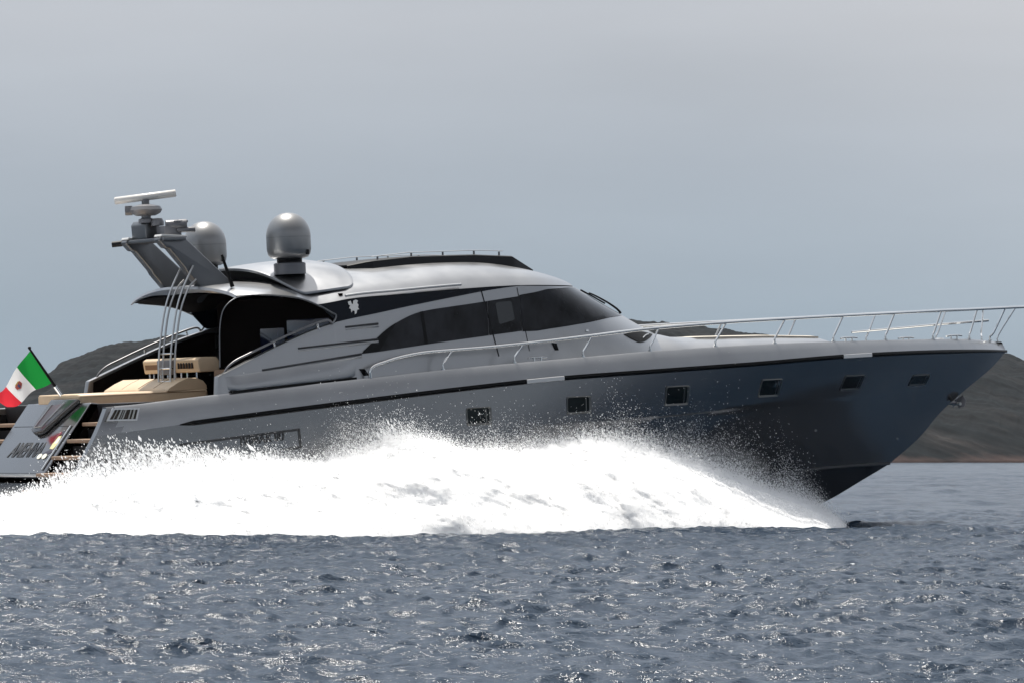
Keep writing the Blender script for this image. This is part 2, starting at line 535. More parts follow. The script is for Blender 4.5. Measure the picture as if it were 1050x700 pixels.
# ------------------------------------------------------------------ hills on the far shore
HX = [-900, -500, -250, -100, 0, 30, 60, 90, 120, 150, 200, 300, 450, 600, 650, 690, 720, 760, 795, 850, 960, 1000, 1030, 1050, 1110, 1300, 1700, 2200]
HYp = [455, 445, 434, 422, 408, 393, 376, 363, 356, 352, 346, 341, 336, 331, 331, 332, 335, 341, 347, 354, 358, 363, 366, 371, 386, 420, 440, 455]
nd_ = 100
ha = np.concatenate([np.linspace(-900, -120, 120)[:-1], np.linspace(-120, 1160, 1100), np.linspace(1160, 2200, 160)[1:]])
na_ = len(ha)
hd = np.linspace(0, 1, nd_) ** 1.25
HA, HD = np.meshgrid(ha, hd)
tana = (HA - 525) / 3933.2
top = 1.53 + (470 - np.interp(HA, HX, HYp)) / 3933.2 * 1830
dist = 1500 + 330 * HD
lat = tana * dist
prof = np.sin(np.clip(HD, 0, 1) * np.pi / 2) ** 0.85
zz = top * prof
zz = zz * (1 + 0.03 * fbm(HA / 60, HD * 4, seed=2) * np.sin(HD * np.pi)) + 1.3 * fbm(lat / 40, dist / 60, seed=21, oct=5) * np.clip(HD * 5, 0, 1) * np.clip(top / 60, 0.2, 1) + 1.0 * fbm(lat / 9, dist / 30, seed=44, oct=4, gain=.6) * np.clip(HD * 6, 0, 1)
zz = zz - 2.5 * (HD < 1e-6)
hx = cam_xy[0] + dist * SN + lat * CS
hy = cam_xy[1] + dist * CS - lat * SN
# back slope
rows_co = [np.stack([hx, hy, zz], -1)]
bx_ = hx[-1] + SN * 500; by_ = hy[-1] + CS * 500
rows_co.append(np.stack([bx_, by_, np.full_like(bx_, -3.0)], -1)[None])
hco = np.concatenate(rows_co, 0)
nd2 = hco.shape[0]
I, J = np.meshgrid(np.arange(nd2 - 1), np.arange(na_ - 1), indexing='ij')
hq = np.stack([I * na_ + J, I * na_ + J + 1, (I + 1) * na_ + J + 1, (I + 1) * na_ + J], -1).reshape(-1, 4)
mh = bpy.data.materials.new('scrub_hillside')
mh.use_nodes = True
t = mh.node_tree
p = t.nodes['Principled BSDF']
p.inputs['Roughness'].default_value = 0.95
p.inputs['Specular IOR Level'].default_value = 0.1
hc = t.nodes.new('ShaderNodeTexCoord')
h1 = t.nodes.new('ShaderNodeTexNoise'); h1.inputs['Scale'].default_value = 0.05; h1.inputs['Detail'].default_value = 8; h1.inputs['Roughness'].default_value = 0.72
hmap = t.nodes.new('ShaderNodeMapping'); hmap.inputs['Rotation'].default_value = (0, 0, THETA); hmap.inputs['Scale'].default_value = (1, 0.03, 1.0)
t.links.new(hc.outputs['Object'], hmap.inputs[0]); t.links.new(hmap.outputs[0], h1.inputs['Vector'])
hr = t.nodes.new('ShaderNodeValToRGB')
e = hr.color_ramp.elements
e[0].position = 0.34; e[0].color = (0.0035, 0.0055, 0.0065, 1)
e[1].position = 0.72; e[1].color = (0.040, 0.035, 0.033, 1)
for pp_, c_ in ((0.47, (0.006, 0.008, 0.009, 1)), (0.56, (0.010, 0.011, 0.0115, 1)), (0.62, (0.015, 0.0145, 0.0145, 1))):
    q = e.new(pp_); q.color = c_
t.links.new(h1.outputs['Fac'], hr.inputs[0])
h2 = t.nodes.new('ShaderNodeTexVoronoi'); h2.inputs['Scale'].default_value = 0.20
t.links.new(hmap.outputs[0], h2.inputs['Vector'])
hm = t.nodes.new('ShaderNodeMapRange'); hm.inputs['From Max'].default_value = 0.8; hm.inputs['To Min'].default_value = 0.15; hm.inputs['To Max'].default_value = 1.0
t.links.new(h2.outputs['Distance'], hm.inputs['Value'])
hv = t.nodes.new('ShaderNodeVectorMath'); hv.operation = 'SCALE'
t.links.new(hr.outputs['Color'], hv.inputs[0]); t.links.new(hm.outputs[0], hv.inputs['Scale'])
# bare pinkish rock along the shore
hs = t.nodes.new('ShaderNodeSeparateXYZ'); t.links.new(hc.outputs['Object'], hs.inputs[0])
hsum = t.nodes.new('ShaderNodeMath'); hsum.operation = 'MULTIPLY_ADD'; hsum.inputs[1].default_value = -11.0
t.links.new(h1.outputs['Fac'], hsum.inputs[0]); t.links.new(hs.outputs['Z'], hsum.inputs[2])
hsm = t.nodes.new('ShaderNodeMapRange'); hsm.inputs['From Min'].default_value = -5.4; hsm.inputs['From Max'].default_value = -2.2
hsm.inputs['To Min'].default_value = 1; hsm.inputs['To Max'].default_value = 0
t.links.new(hsum.outputs[0], hsm.inputs['Value'])
hmx = t.nodes.new('ShaderNodeMix'); hmx.data_type = 'RGBA'; hmx.inputs[7].default_value = (0.050, 0.034, 0.031, 1)
t.links.new(hsm.outputs[0], hmx.inputs['Factor']); t.links.new(hv.outputs[0], hmx.inputs[6])
t.links.new(hmx.outputs[2], p.inputs['Base Color'])
hb = t.nodes.new('ShaderNodeBump'); hb.inputs['Strength'].default_value = 0.35; hb.inputs['Distance'].default_value = 1.5
t.links.new(h2.outputs['Distance'], hb.inputs['Height']); t.links.new(hb.outputs[0], p.inputs['Normal'])
hill = np_mesh('hills', hco.reshape(-1, 3), hq, [mh])
tag(hill, 'low dark scrub covered hills along the far shore', 'hills', kind='structure')
#@@BOAT@@
# ------------------------------------------------------------------ yacht
yacht = empty('motor_yacht', (0, 0, -0.42))
yacht.rotation_euler = (0, -R(3.0), 0)          # running trim, bow up
tag(yacht, 'long metallic grey open motor yacht planing fast to the right through white spray', 'yacht')

BX = [-1, 0, 1, 4, 8, 12, 15, 18, 20, 22, 24, 25.5, 26.5, 26.95]
BY = [2.9, 2.93, 2.97, 3.05, 3.1, 3.1, 3.0, 2.75, 2.42, 1.95, 1.3, .72, .27, .03]
def sm(xs, ys):
    """smooth (monotone-ish) lookup through the given points"""
    xs = np.array(xs, float); ys = np.array(ys, float)
    m = np.gradient(ys, xs)
    def f(x):
        x = min(max(x, xs[0]), xs[-1])
        i = int(min(np.searchsorted(xs, x, side='right') - 1, len(xs) - 2))
        h = xs[i + 1] - xs[i]; t = (x - xs[i]) / h
        return float((2*t**3-3*t**2+1)*ys[i] + (t**3-2*t**2+t)*h*m[i] + (-2*t**3+3*t**2)*ys[i+1] + (t**3-t**2)*h*m[i+1])
    return f
Bf = sm(BX, BY)
sheer = sm([-1, 1, 1.8, 2.5, 4.1, 7, 9.2, 10.7, 12.5, 14.3, 16.2, 19.8, 21.8, 23.7, 25.3, 26.7], [2.88, 2.92, 2.95, 3.0, 3.09, 3.24, 3.355, 3.41, 3.47, 3.53, 3.56, 3.555, 3.53, 3.5, 3.46, 3.37])
rub = sm([-1, 1, 2.57, 4, 6.9, 9.1, 11.3, 14.5, 17.3, 19.8, 21, 24, 26, 26.95], [2.2, 2.38, 2.5, 2.6, 2.79, 2.92, 3.03, 3.10, 3.15, 3.21, 3.22, 3.2, 3.16, 3.13])
chine_y = sm([-1, 0, 6, 9, 11, 14, 16, 18, 20, 22, 23.18], [2.98, 3.0, 3.12, 3.12, 2.98, 2.38, 1.86, 1.28, .74, .26, 0.02])
chine_z = sm([-1, 8, 14, 18, 20.9, 23.18], [-.15, .12, .42, .58, .64, .62])
stem_x = sm([.62, 1.15, 1.81, 2.28, 2.75, 3.13], [23.18, 24.07, 24.89, 25.65, 26.46, 26.95])
keel_z = sm([-.85, 8, 14, 17.5, 20.8, 21.42, 22.24, 23.18], [-.9, -1.05, -1.05, -.75, -.26, -.08, .245, .62])
aft_x = lambda z: 1.02 - 0.64 * (2.92 - z)

def hull_pt(u, t):
    """u along the length, t from chine (0) to rubbing rail (1); starboard side"""
    xr0 = aft_x(2.38); xc0 = -0.85
    xr = xr0 + (26.95 - xr0) * u; xc = xc0 + (23.18 - xc0) * u
    z = chine_z(xc) * (1 - t) + rub(xr) * t
    z1 = 0.62 + (3.13 - 0.62) * t
    xs = stem_x(z1)
    xa = aft_x(chine_z(-.85) * (1 - t) + 2.38 * t)
    x = xa + (xs - xa) * u
    pw = 0.9 + 0.4 * max(0, u - 0.35) / 0.65
    bc, br = chine_y(xc), Bf(xr)
    y = bc + (br - bc) * t ** pw
    if u > 0.02:
        k = min(1, max(0, (x - 11.0) / 4)) * min(1, max(0, (23.5 - x) / 3))
        y += 0.028 * k * min(1, max(0, (t - 0.625) / 0.012))
    return (x, -y, z)

U = [0] + [0.5 * (i / 70.0) for i in range(1, 71)] + [0.5 + 0.5 * (1 - (1 - i / 80.0) ** 1.35) for i in range(1, 81)]
T = [i / 24 for i in range(15)] + [0.625, 0.637] + [i / 24 for i in range(16, 25)]
_tab = [(hull_pt(u, t), u, t) for u in U for t in T]
_tx = np.array([q[0][0] for q in _tab]); _tz = np.array([q[0][2] for q in _tab])
_ty = np.array([q[0][1] for q in _tab])
def hull_y(x, z):
    d = ((_tx - x) / 0.35) ** 2 + ((_tz - z) / 0.12) ** 2
    i = np.argsort(d)[:6]
    # local plane fit
    Am = np.stack([np.ones(6), _tx[i] - x, _tz[i] - z], 1)
    c, *_ = np.linalg.lstsq(Am, _ty[i], rcond=None)
    return float(c[0])
def hull_plane(x, z):
    d = ((_tx - x) / 0.5) ** 2 + ((_tz - z) / 0.2) ** 2
    i = np.argsort(d)[:24]
    Am = np.stack([np.ones(24), _tx[i] - x, _tz[i] - z], 1)
    c, *_ = np.linalg.lstsq(Am, _ty[i], rcond=None)
    n = Vector((c[1], -1, c[2])).normalized()
    return Vector((x, float(c[0]), z)), n, c

def mirror(rows):
    return [[(p[0], -p[1], p[2]) for p in r] for r in rows]

# topsides from chine to rubbing rail, then bulwark, cap and inner bulwark
hb = MB()
rows = [[hull_pt(u, t) for u in U] for t in T]
hb.grid(rows); hb.grid(mirror(rows))
def top_pt(u, dy, dz, xe):
    xr = aft_x(2.9) + (xe - aft_x(2.9)) * u
    y = max(Bf(min(xr + (26.95 - xe) * u ** 6, 26.95)) - dy, 0.0)
    return (xr, -y, sheer(min(xr, 26.7)) + dz)
def bul(u):
    a = hull_pt(u, 1.0)
    r1 = (a[0], a[1], a[2] + 0.001)
    r = [r1]
    tp = top_pt(u, 0.12, -0.03, 26.86)
    for k in (0.25, 0.6, 1.0):
        r.append(tuple(np.add(np.multiply(r1, 1 - k), np.multiply(tp, k)) + np.array([0, -0.02 * math.sin(k * math.pi) * (1 - u), 0])))
    r.append(top_pt(u, 0.15, 0.0, 26.80))
    r.append(top_pt(u, 0.24, 0.0, 26.62))
    r.append(top_pt(u, 0.27, -0.03, 26.56))
    q = top_pt(u, 0.29, 0, 26.4)
    dz = -0.45 if q[0] > 3.2 else -0.45 - 1.3 * min(1, (3.2 - q[0]) / 1.0)
    r.append((q[0], q[1], q[2] + dz))
    return r
cols_ = [bul(u) for u in U]
rows = [[c[k] for c in cols_] for k in range(len(cols_[0]))]
hb.grid(rows); hb.grid(mirror(rows))
# aft ends of the hull sides
for s_ in (1, -1):
    outer = [hull_pt(0, t) for t in T] + cols_[0][1:5]
    inner = [(p_[0] + 0.0, p_[1] + 0.16, p_[2]) for p_ in outer]
    deep = [(p_[0] + 2.4, p_[1] + 0.16, p_[2]) for p_ in outer]
    g_ = [outer, inner, deep]
    hb.grid(g_ if s_ == 1 else mirror(g_))
hull = hb.build('hull', M['hull'], yacht, angle=30)
# bulwark takes a lighter copy of the paint, toned for light on its tilt
for pl in hull.data.polygons:
    pass
hull.data.materials.append(M['paint'])
for pl in hull.data.polygons:
    c = pl.center
    if c.z > rub(min(c.x, 26.95)) + 0.012 and c.x > 1.2:
        pl.material_index = 1

bb = MB()
brow = []
for k in range(9):
    t_ = k / 8
    r = []
    for u in U:
        xc = -0.85 + (23.18 + 0.85) * u
        cyv, cz, kz = chine_y(xc), chine_z(xc), keel_z(xc)
        y = cyv * (1 - t_) - 0.05 * (t_ > 0.02) * (1 - t_) * (1 if u < .97 else 0)
        z = cz + (kz - cz) * (t_ ** 1.12)
        r.append((xc, -max(y, 0.0), z - (0.012 if k else 0.0)))
    brow.append(r)
bb.grid(brow); bb.grid(mirror(brow))
bb.build('hull_bottom', M['boot'], hull, angle=30)

# spray rail along the chine
for s_ in (-1, 1):
    sr = MB()
    pts_a = []
    for u in [i / 60 for i in range(30, 61)]:
        q = hull_pt(u, 0.0)
        pts_a.append((q[0], s_ * (abs(q[1]) + 0.01), q[2] + 0.01))
    sr.tube(pts_a, 0.035, 6)
    sr.build('spray_rail', M['boot'], hull)

# rubbing rail: dark strake all along, with two bright guards
for s_ in (-1, 1):
    rb = MB()
    xs = list(np.linspace(2.55, 20, 60)) + list(np.linspace(20.2, 26.95, 50))
    rr2 = []
    for x in xs:
        y = Bf(x); z = rub(x)
        e = min(1.0, (x - 2.55) / 0.15 + 0.25)
        hgt = 0.050 * e if x < 24 else 0.050 - 0.018 * (x - 24) / 2.95
        rr2.append([(x, s_ * (y - 0.04), z + hgt), (x, s_ * (y + 0.030), z + hgt), (x, s_ * (y + 0.045), z + hgt * .5),
                    (x, s_ * (y + 0.045), z - hgt * .5), (x, s_ * (y + 0.030), z - hgt), (x, s_ * (y - 0.04), z - hgt)])
    rb.grid(rr2, close_u=True)
    rb.f.append(tuple(range(6))); rb.f.append(tuple(len(rb.v) - 6 + i for i in range(6)))
    ro = rb.build('rub_rail', M['black'], yacht, angle=40)
    for xa, xb in ((10.83, 11.80), (19.95, 20.95)):
        g = MB()
        rr2 = []
        for x in np.linspace(xa, xb, 12):
            y = Bf(x) + 0.045; z = rub(x)
            rr2.append([(x, s_ * y, z + .048), (x, s_ * (y + .014), z + .038), (x, s_ * (y + .014), z - .038), (x, s_ * y, z - .048)])
        g.solid_grid(rr2, (0, -s_ * 0.006, 0))
        g.build('guard_strip', M['satin'], ro)

# portholes: steel surround and recessed pane
def rrect(w, h, r, n=6):
    out = []
    for cx, cz, a0 in ((w/2-r, h/2-r, 0), (-w/2+r, h/2-r, 90), (-w/2+r, -h/2+r, 180), (w/2-r, -h/2+r, 270)):
        for i in range(n + 1):
            a = R(a0 + 90 * i / n)
            out.append((cx + r * math.cos(a), cz + r * math.sin(a)))
    return out
for x0, x1, z1, z0 in ((9.30, 9.93, 2.53, 2.15), (11.87, 12.52, 2.65, 2.27), (14.57, 15.25, 2.76, 2.33), (17.41, 18.10, 2.80, 2.40), (20.25, 21.0, 2.78, 2.44), (22.97, 23.70, 2.70, 2.44)):
    for s_ in (1, -1):
        cx_, cz_ = (x0 + x1) / 2, (z0 + z1) / 2
        c0, n_, cf = hull_plane(cx_, cz_)
        def P_(a, b, o):
            q = Vector((cx_ + a, c0.y + cf[1] * a + cf[2] * b, cz_ + b)) + n_ * o
            return (q.x, s_ * q.y, q.z)
        w, h = x1 - x0, z1 - z0
        out = rrect(w, h, 0.05)
        inn = [(a * (w - 0.09) / w - 0.014, b * (h - 0.07) / h + 0.010) for a, b in out]
        lip = [(a * (w - 0.03) / w, b * (h - 0.03) / h) for a, b in out]
        fr_ = MB()
        fr_.grid([[P_(a, b, -0.03) for a, b in out], [P_(a, b, 0.012) for a, b in out], [P_(a, b, 0.022) for a, b in lip],
                  [P_(a, b, 0.006) for a, b in inn], [P_(a, b, -0.03) for a, b in inn]], close_u=True)
        f_ = fr_.build('porthole', M['pframe'], hull)
        gl_ = MB()
        gl_.prism([P_(a, b, 0.004) for a, b in inn], tuple(np.array(P_(0, 0, -0.02)) - np.array(P_(0, 0, 0))))
        gl_.build('pane', M['port'], f_, flat=True)
        mb_ = MB()
        xx = (w - 0.09) / 2 - 0.014 - 0.09
        mb_.prism([P_(xx, -h/2+.05, .004), P_(xx + .022, -h/2+.05, .004), P_(xx + .022, h/2-.04, .004), P_(xx, h/2-.04, .004)],
                  tuple(np.array(P_(0, 0, 0.006)) - np.array(P_(0, 0, 0))))
        mb_.build('mullion', M['pframe'], f_, flat=True)

# small skin fittings
for x, z in ((20.0, 1.55), (23.3, 1.2), (13.2, 1.9)):
    c0, n_, cf = hull_plane(x, z)
    f_ = MB(); f_.tube([c0 - n_ * .01, c0 + n_ * .025], 0.03, 10)
    f_.build('skin_fitting', M['steel'], hull)

# outlined name plate with lettering on the topsides
FONT_BOLD = None
def text_mesh(name, body, size, m, parent, origin, ex, ey, depth=0.006, sx=1.0, shear=0.0, align='LEFT', offset=0.0):
    cu = bpy.data.curves.new(name + '_font', 'FONT')
    cu.body = body; cu.size = size; cu.align_x = align; cu.shear = shear; cu.offset = offset
    cu.extrude = depth
    o = bpy.data.objects.new(name, cu); col.objects.link(o)
    dg = bpy.context.evaluated_depsgraph_get()
    me = bpy.data.meshes.new_from_object(o.evaluated_get(dg))
    bpy.data.objects.remove(o)
    ex = Vector(ex).normalized(); ey = Vector(ey).normalized(); ez = ex.cross(ey)
    for v in me.vertices:
        c = v.co.copy()
        v.co = Vector(origin) + ex * c.x * sx + ey * c.y + ez * c.z
    me.materials.clear(); me.materials.append(m)
    me.name = name
    return link(bpy.data.objects.new(name, me), parent)
def on_hull(x, z, o):
    return Vector((x, hull_y(x, z) - o, z))
np_ = MB()
zt = lambda x: 2.10 + (x - 2.53) * 0.0625
def strip(a, b, w):
    k = 14
    rows = []
    for i in range(k + 1):
        q = (a[0] + (b[0] - a[0]) * i / k, a[1] + (b[1] - a[1]) * i / k)
        dxz = Vector((b[0] - a[0], 0, b[1] - a[1])).normalized()
        pz = Vector((-dxz.z, 0, dxz.x)) * (w / 2)
        rows.append([on_hull(q[0] - pz.x, q[1] - pz.z, 0.010), on_hull(q[0] + pz.x, q[1] + pz.z, 0.010)])
    np_.solid_grid(rows, (0, 0.012, 0))
strip((2.53, 2.10), (5.27, 2.275), 0.05)
strip((5.25, 2.29), (5.27, 1.90), 0.055)
strip((5.29, 1.92), (2.60, 1.66), 0.05)
strip((2.36, 1.76), (2.55, 2.115), 0.04)
plate = np_.build('name_outline', M['letter'], yacht, flat=True)
c0, n_, cf = hull_plane(4.6, 2.1)
text_mesh('lettering', 'IVIMAR 80', 0.25, M['letter'], plate, on_hull(3.88, 2.015, 0.012) , (1, cf[1], 0.0625), (0.02, cf[2], 1), depth=0.004, sx=0.92, offset=0.004)

# vent panel in the stern quarter
vx = lambda x, z, o=0.0: (x, -(Bf(x) - 0.02 - 0.05 * (z - 2.4)) - o, z)
vp = MB()
vo = [(1.09, 2.895), (1.68, 2.875), (1.60, 2.625), (0.93, 2.645)]
vi = [(1.13, 2.86), (1.63, 2.845), (1.57, 2.66), (1.00, 2.675)]
vp.grid([[vx(*q, .0) for q in vo], [vx(*q, .035) for q in vo], [vx(*q, .035) for q in vi], [vx(*q, .0) for q in vi]], close_u=True)
vent = vp.build('vent', M['satin'], yacht, flat=True)
vb = MB(); vb.prism([vx(*q, .016) for q in vi], (0, 0.05, 0)); vb.build('vent_recess', M['vent'], vent, flat=True)
vs_ = MB()
for a, w in ((.12, .03), (.27, .07), (.40, .03), (.475, .05), (.70, .05), (.84, .07)):
    q = lambda f, k: (vi[3][0] * (1 - k) + vi[0][0] * k) * (1 - f) + (vi[2][0] * (1 - k) + vi[1][0] * k) * f
    z0, z1 = 2.67, 2.855
    vs_.prism([vx(q(a, 0), z0, .034), vx(q(a + w, 0), z0, .034), vx(q(a + w, 1), z1, .034), vx(q(a, 1), z1, .034)], (0, .02, 0))
vs_.build('vent_louvre', M['frame'], vent, flat=True)

# ------------------------------------------------------------------ stern: hatch, steps, decks
HT, HB_ = Vector((1.43, 0, 3.01)), Vector((0.31, 0, 1.64))
hs_ = (HT - HB_).normalized(); hn_ = Vector((-hs_.z, 0, hs_.x))
def on_hatch(y, s, o=0.0):
    q = HB_ + hs_ * s + hn_ * o
    return Vector((q.x, y, q.z))
HL = (HT - HB_).length
hm_ = MB()
hm_.prism([(1.43, -1.4, 3.01), (0.31, -1.4, 1.64), (0.36, -1.4, 1.54), (0.55, -1.4, 1.54), (1.66, -1.4, 2.98)], (0, 2.8, 0))
hatch = hm_.build('transom_hatch', M['hull'], yacht, bevel=0.03, seg=3)
e_ = MB(); e_.box((0.34, 0, 1.60), (0.07, 2.74, 0.05)); e_.build('hatch_lip', M['satin'], hatch, bevel=.01)
e_ = MB(); e_.tube([on_hatch(-1.24, 0.08, .02), on_hatch(-1.24, 1.18, .02)], 0.022, 8); e_.build('hatch_trim', M['steel'], hatch)
e_ = MB(); e_.box(on_hatch(0, 1.18, 0.001), (0.008, 2.6, 0.01)); e_.build('hatch_seam', M['dark'], hatch)
text_mesh('lettering', 'AMENNA', 0.50, M['letter'], hatch, on_hatch(0.72, 0.42, 0.006), (0, -1, 0), hs_, depth=0.004, sx=0.66, shear=0.28, offset=0.012)
# painted badge on the hatch: plain colour patches
def badge(pts, m, o):
    b_ = MB(); b_.prism([on_hatch(y, s, o) for y, s in pts], tuple(-hn_ * 0.012)); return b_.build('badge', m, hatch, flat=True)
mk = lambda n, c: mat(n, c, 0.5)
Mb = [mk('badge_cream', (.62, .56, .30)), mk('badge_white', (.66, .66, .58)), mk('badge_dark', (.03, .03, .045)), mk('badge_red', (.16, .02, .03))]
badge([(-.94, .62), (-1.10, .60), (-1.16, .74), (-1.10, .94), (-.98, .92), (-.93, .76)], Mb[0], .010)
badge([(-.99, .74), (-1.13, .74), (-1.14, .86), (-1.03, .90)], Mb[1], .014)
badge([(-.90, .90), (-.94, .76), (-.98, .92), (-1.08, 1.0), (-.98, 1.04)], Mb[3], .018)
badge([(-1.10, .94), (-1.19, .96), (-1.14, 1.06), (-1.02, 1.02)], Mb[2], .018)
badge([(-.78, .50), (-1.08, .62), (-1.16, .54), (-.84, .42)], Mb[2], .010)
for yy in (-.74, -.95):
    badge([(yy + .09 * math.cos(a), .42 + .065 * math.sin(a)) for a in [2 * math.pi * i / 14 for i in range(14)]], Mb[1], .020)

# V shaped flag bracket on top of the hatch
b_ = MB()
o4 = [on_hatch(.18, HL + .02, .0), on_hatch(-.99, HL + .02, .0), on_hatch(-.80, HL - .18, 0), on_hatch(-.32, .98, 0), on_hatch(-.02, .93, 0), on_hatch(.19, 1.02, 0)]
b_.prism(o4, tuple(hn_ * 0.12))
bracket = b_.build('flag_bracket', M['bracket'], yacht, bevel=0.035, seg=3)
b_ = MB()
b_.prism([on_hatch(-.04, 1.62, .105), on_hatch(-.52, 1.66, .105), on_hatch(-.20, 1.10, .105), on_hatch(.05, 1.08, .105)], tuple(hn_ * .020))
b_.build('bracket_recess', mat('red_flag_reflection', (.05, .022, .024), .3, 0, .3), bracket, flat=True)  # dark red colour paints the flag's reflection in the opening
b_ = MB()
b_.tube([on_hatch(-.06, 1.64, .128), on_hatch(.05, 1.06, .128), on_hatch(-.22, 1.08, .128), on_hatch(-.55, 1.68, .128)], .018, 6)
b_.build('bracket_edge', M['paint'], bracket)

# side steps beside the hatch
for s_ in (-1, 1):
    for i, (x, z) in enumerate(((-.25, 1.30), (0.10, 1.62), (0.46, 1.94), (0.82, 2.26), (1.18, 2.58))):
        st = MB(); st.box((x + .24, s_ * 2.06, z), (0.44, 1.30, 0.07)); st.build('step_tread', M['teak'], yacht, bevel=.015)
        st = MB(); st.box((x + .56, s_ * 2.06, z - .02), (0.10, 1.30, 0.46)); st.build('step_riser', M['dark'], yacht)
    st = MB(); st.prism([(1.55, s_ * 1.42, 2.98), (1.62, s_ * 1.42, 2.5), (2.3, s_ * 1.42, 2.5), (2.3, s_ * 1.42, 2.98)], (0, s_ * 1.28, 0))
    st.build('boarding_gate', M['dark'], yacht, bevel=.02)
    # wall between the steps and the hatch
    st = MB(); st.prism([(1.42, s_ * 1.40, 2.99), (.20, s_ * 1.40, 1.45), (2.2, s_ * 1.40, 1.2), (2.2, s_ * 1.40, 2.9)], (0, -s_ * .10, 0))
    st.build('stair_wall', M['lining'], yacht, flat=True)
dk = MB(); dk.box((2.6, 0, 2.86), (2.0, 2.76, 0.10)); dk.build('aft_deck', M['teak'], yacht)
dk = MB(); dk.box((4.9, 0, 2.55), (3.6, 5.3, 0.10)); dk.build('cockpit_floor', M['teak'], yacht)
# transom wall low down and swim platform
dk = MB(); dk.box((1.0, 0, 0.75), (1.6, 5.3, 1.4)); dk.build('transom', M['hull'], yacht)
dk = MB(); dk.box((-.75, 0, 0.62), (1.6, 5.2, 0.14)); dk.build('swim_platform', M['teak'], yacht, bevel=.03)

# sun pad and sofa, cream upholstery
pm = MB()
def pad(x, hw, z0, z1): return [(x, -hw, z0), (x, -hw, z1 - .04), (x, -hw + .05, z1), (x, hw - .05, z1), (x, hw, z1 - .04), (x, hw, z0)]
prof = [(1.42, .88), (1.46, .92), (2.2, 1.08), (3.2, 1.26), (4.12, 1.34), (4.18, 1.30)]
rws = [pad(x, hw, 2.92, 3.175 + .012 * math.sin(x * 6)) for x, hw in prof]
pm.grid(rws, close_u=True); pm.f.append(tuple(range(6))); pm.f.append(tuple(len(pm.v) - 6 + i for i in range(6)))
pm.build('sun_pad', M['cream'], yacht, bevel=0.03, seg=3)
cu_ = MB()
rws = []
for x, z in ((3.26, 3.17), (3.30, 3.215), (3.52, 3.33), (3.72, 3.405), (3.95, 3.40), (4.10, 3.34), (4.17, 3.25), (4.18, 3.17)):
    rws.append([(x, -1.28 + .0, z), (x, -1.24, z + .01), (x, -.3, z + .012), (x, 0.0, z + .004), (x, .3, z + .012), (x, 1.46, z + .01), (x, 1.5, z)])
cu_.solid_grid(rws, lambda p: (0, 0, 3.165 - p[2]))
cu_.build('sun_pad_cushion', M['cream'], yacht, angle=50)
for y in (-.62, .05, .75):
    seam = MB(); seam.tube([(x, y, z + .012) for x, z in ((3.30, 3.215), (3.52, 3.33), (3.72, 3.405), (3.95, 3.40), (4.10, 3.34))], .006, 5)
    seam.build('seam', M['slot'], yacht)
seam = MB(); seam.tube([(1.45, -.93, 3.135), (2.2, -1.085, 3.135), (3.2, -1.265, 3.135), (4.10, -1.345, 3.135)], .007, 5)
seam.build('seam', M['slot'], yacht)
# transverse sofa back with rail slots
sb = MB()
sb.prism([(4.02, -1.30, 3.52), (3.98, -1.30, 3.78), (4.06, -1.30, 3.83), (4.42, -1.30, 3.82), (4.50, -1.30, 3.74), (4.48, -1.30, 3.52)], (0, 2.36, 0))
sofa = sb.build('sofa_back', M['cream'], yacht, bevel=0.03, seg=3)
for ya, yb, m_ in ((1.02, .30, 'slot'), (-.42, -1.12, 'slot')):
    q = MB(); q.prism([(4.003, ya - .04, 3.60), (4.003, yb + .04, 3.60), (3.99, yb + .04, 3.72), (3.99, ya - .04, 3.72)], (0.02, 0, 0))
    q.build('slot', M[m_], sofa, flat=True)
for k in range(6):
    q = MB(); q.box((3.985, -.47 - k * .115, 3.66), (.02, .04, .12)); q.build('slot_bar', M['dark'], sofa)
q = MB(); q.box((3.97, .02, 3.64), (.10, .62, .30)); q.build('sofa_gap', M['gear'], sofa, bevel=.02)
for y in (.9, .72, .42, .12, -.2, -.45, -.7, -1.1):
    q = MB(); q.tube([(4.06, y, 3.10), (4.06, y, 3.56)], 0.022, 8); q.build('post', M['steel'], sofa)
q = MB(); q.box((4.9, -1.9, 3.30), (1.3, .9, .5)); q.build('bench', M['teak'], yacht, bevel=.04)
q = MB(); q.box((4.9, 1.9, 3.10), (1.5, .9, .5)); q.build('bench', M['lining'], yacht, bevel=.04)
q = MB(); q.box((4.35, -1.75, 3.1), (.25, .55, .62)); q.build('locker', M['dark'], yacht, bevel=.02)

# ------------------------------------------------------------------ superstructure
Wp = sm([3.4, 6.5, 8, 10, 12, 13, 15, 17], [2.83, 2.80, 2.70, 2.56, 2.40, 2.30, 2.12, 1.95])
def outline_y(x, z):
    """half width of the cabin at a point of the plan and a height"""
    w = Wp(x) - 0.11 * (z - 3.6)
    xs = 11.9 - 0.85 * (z - 4.3); xn = 15.3 - (z - 4.35) * 2.1
    if x <= xs: return w
    a = min(1.0, (x - xs) / (xn - xs))
    return (Wp(xs) - 0.11 * (z - 3.6)) * max(0.0, 1 - a ** 2.2) ** 0.6
def nose_x(z): return 15.3 - (z - 4.35) * 2.1
def out_pt(s, z, aft):
    """s 0..1 runs from the aft end to the nose (evenly spread round the front)"""
    xs = 11.9 - 0.85 * (z - 4.3); xn = nose_x(z)
    if s <= 0.55:
        x = aft + (xs - aft) * s / 0.55
        return (x, -outline_y(x, z), z)
    a = math.sin((s - 0.55) / 0.45 * math.pi / 2) ** 0.8
    x = xs + (xn - xs) * a
    w = (Wp(xs) - 0.11 * (z - 3.6)) * max(0.0, 1 - a ** 2.2) ** 0.6
    return (x, -w, z)
wing_z = sm([3.5, 3.64, 3.95, 4.95, 5.91, 6.42], [3.40, 3.45, 3.57, 3.95, 4.27, 4.40])
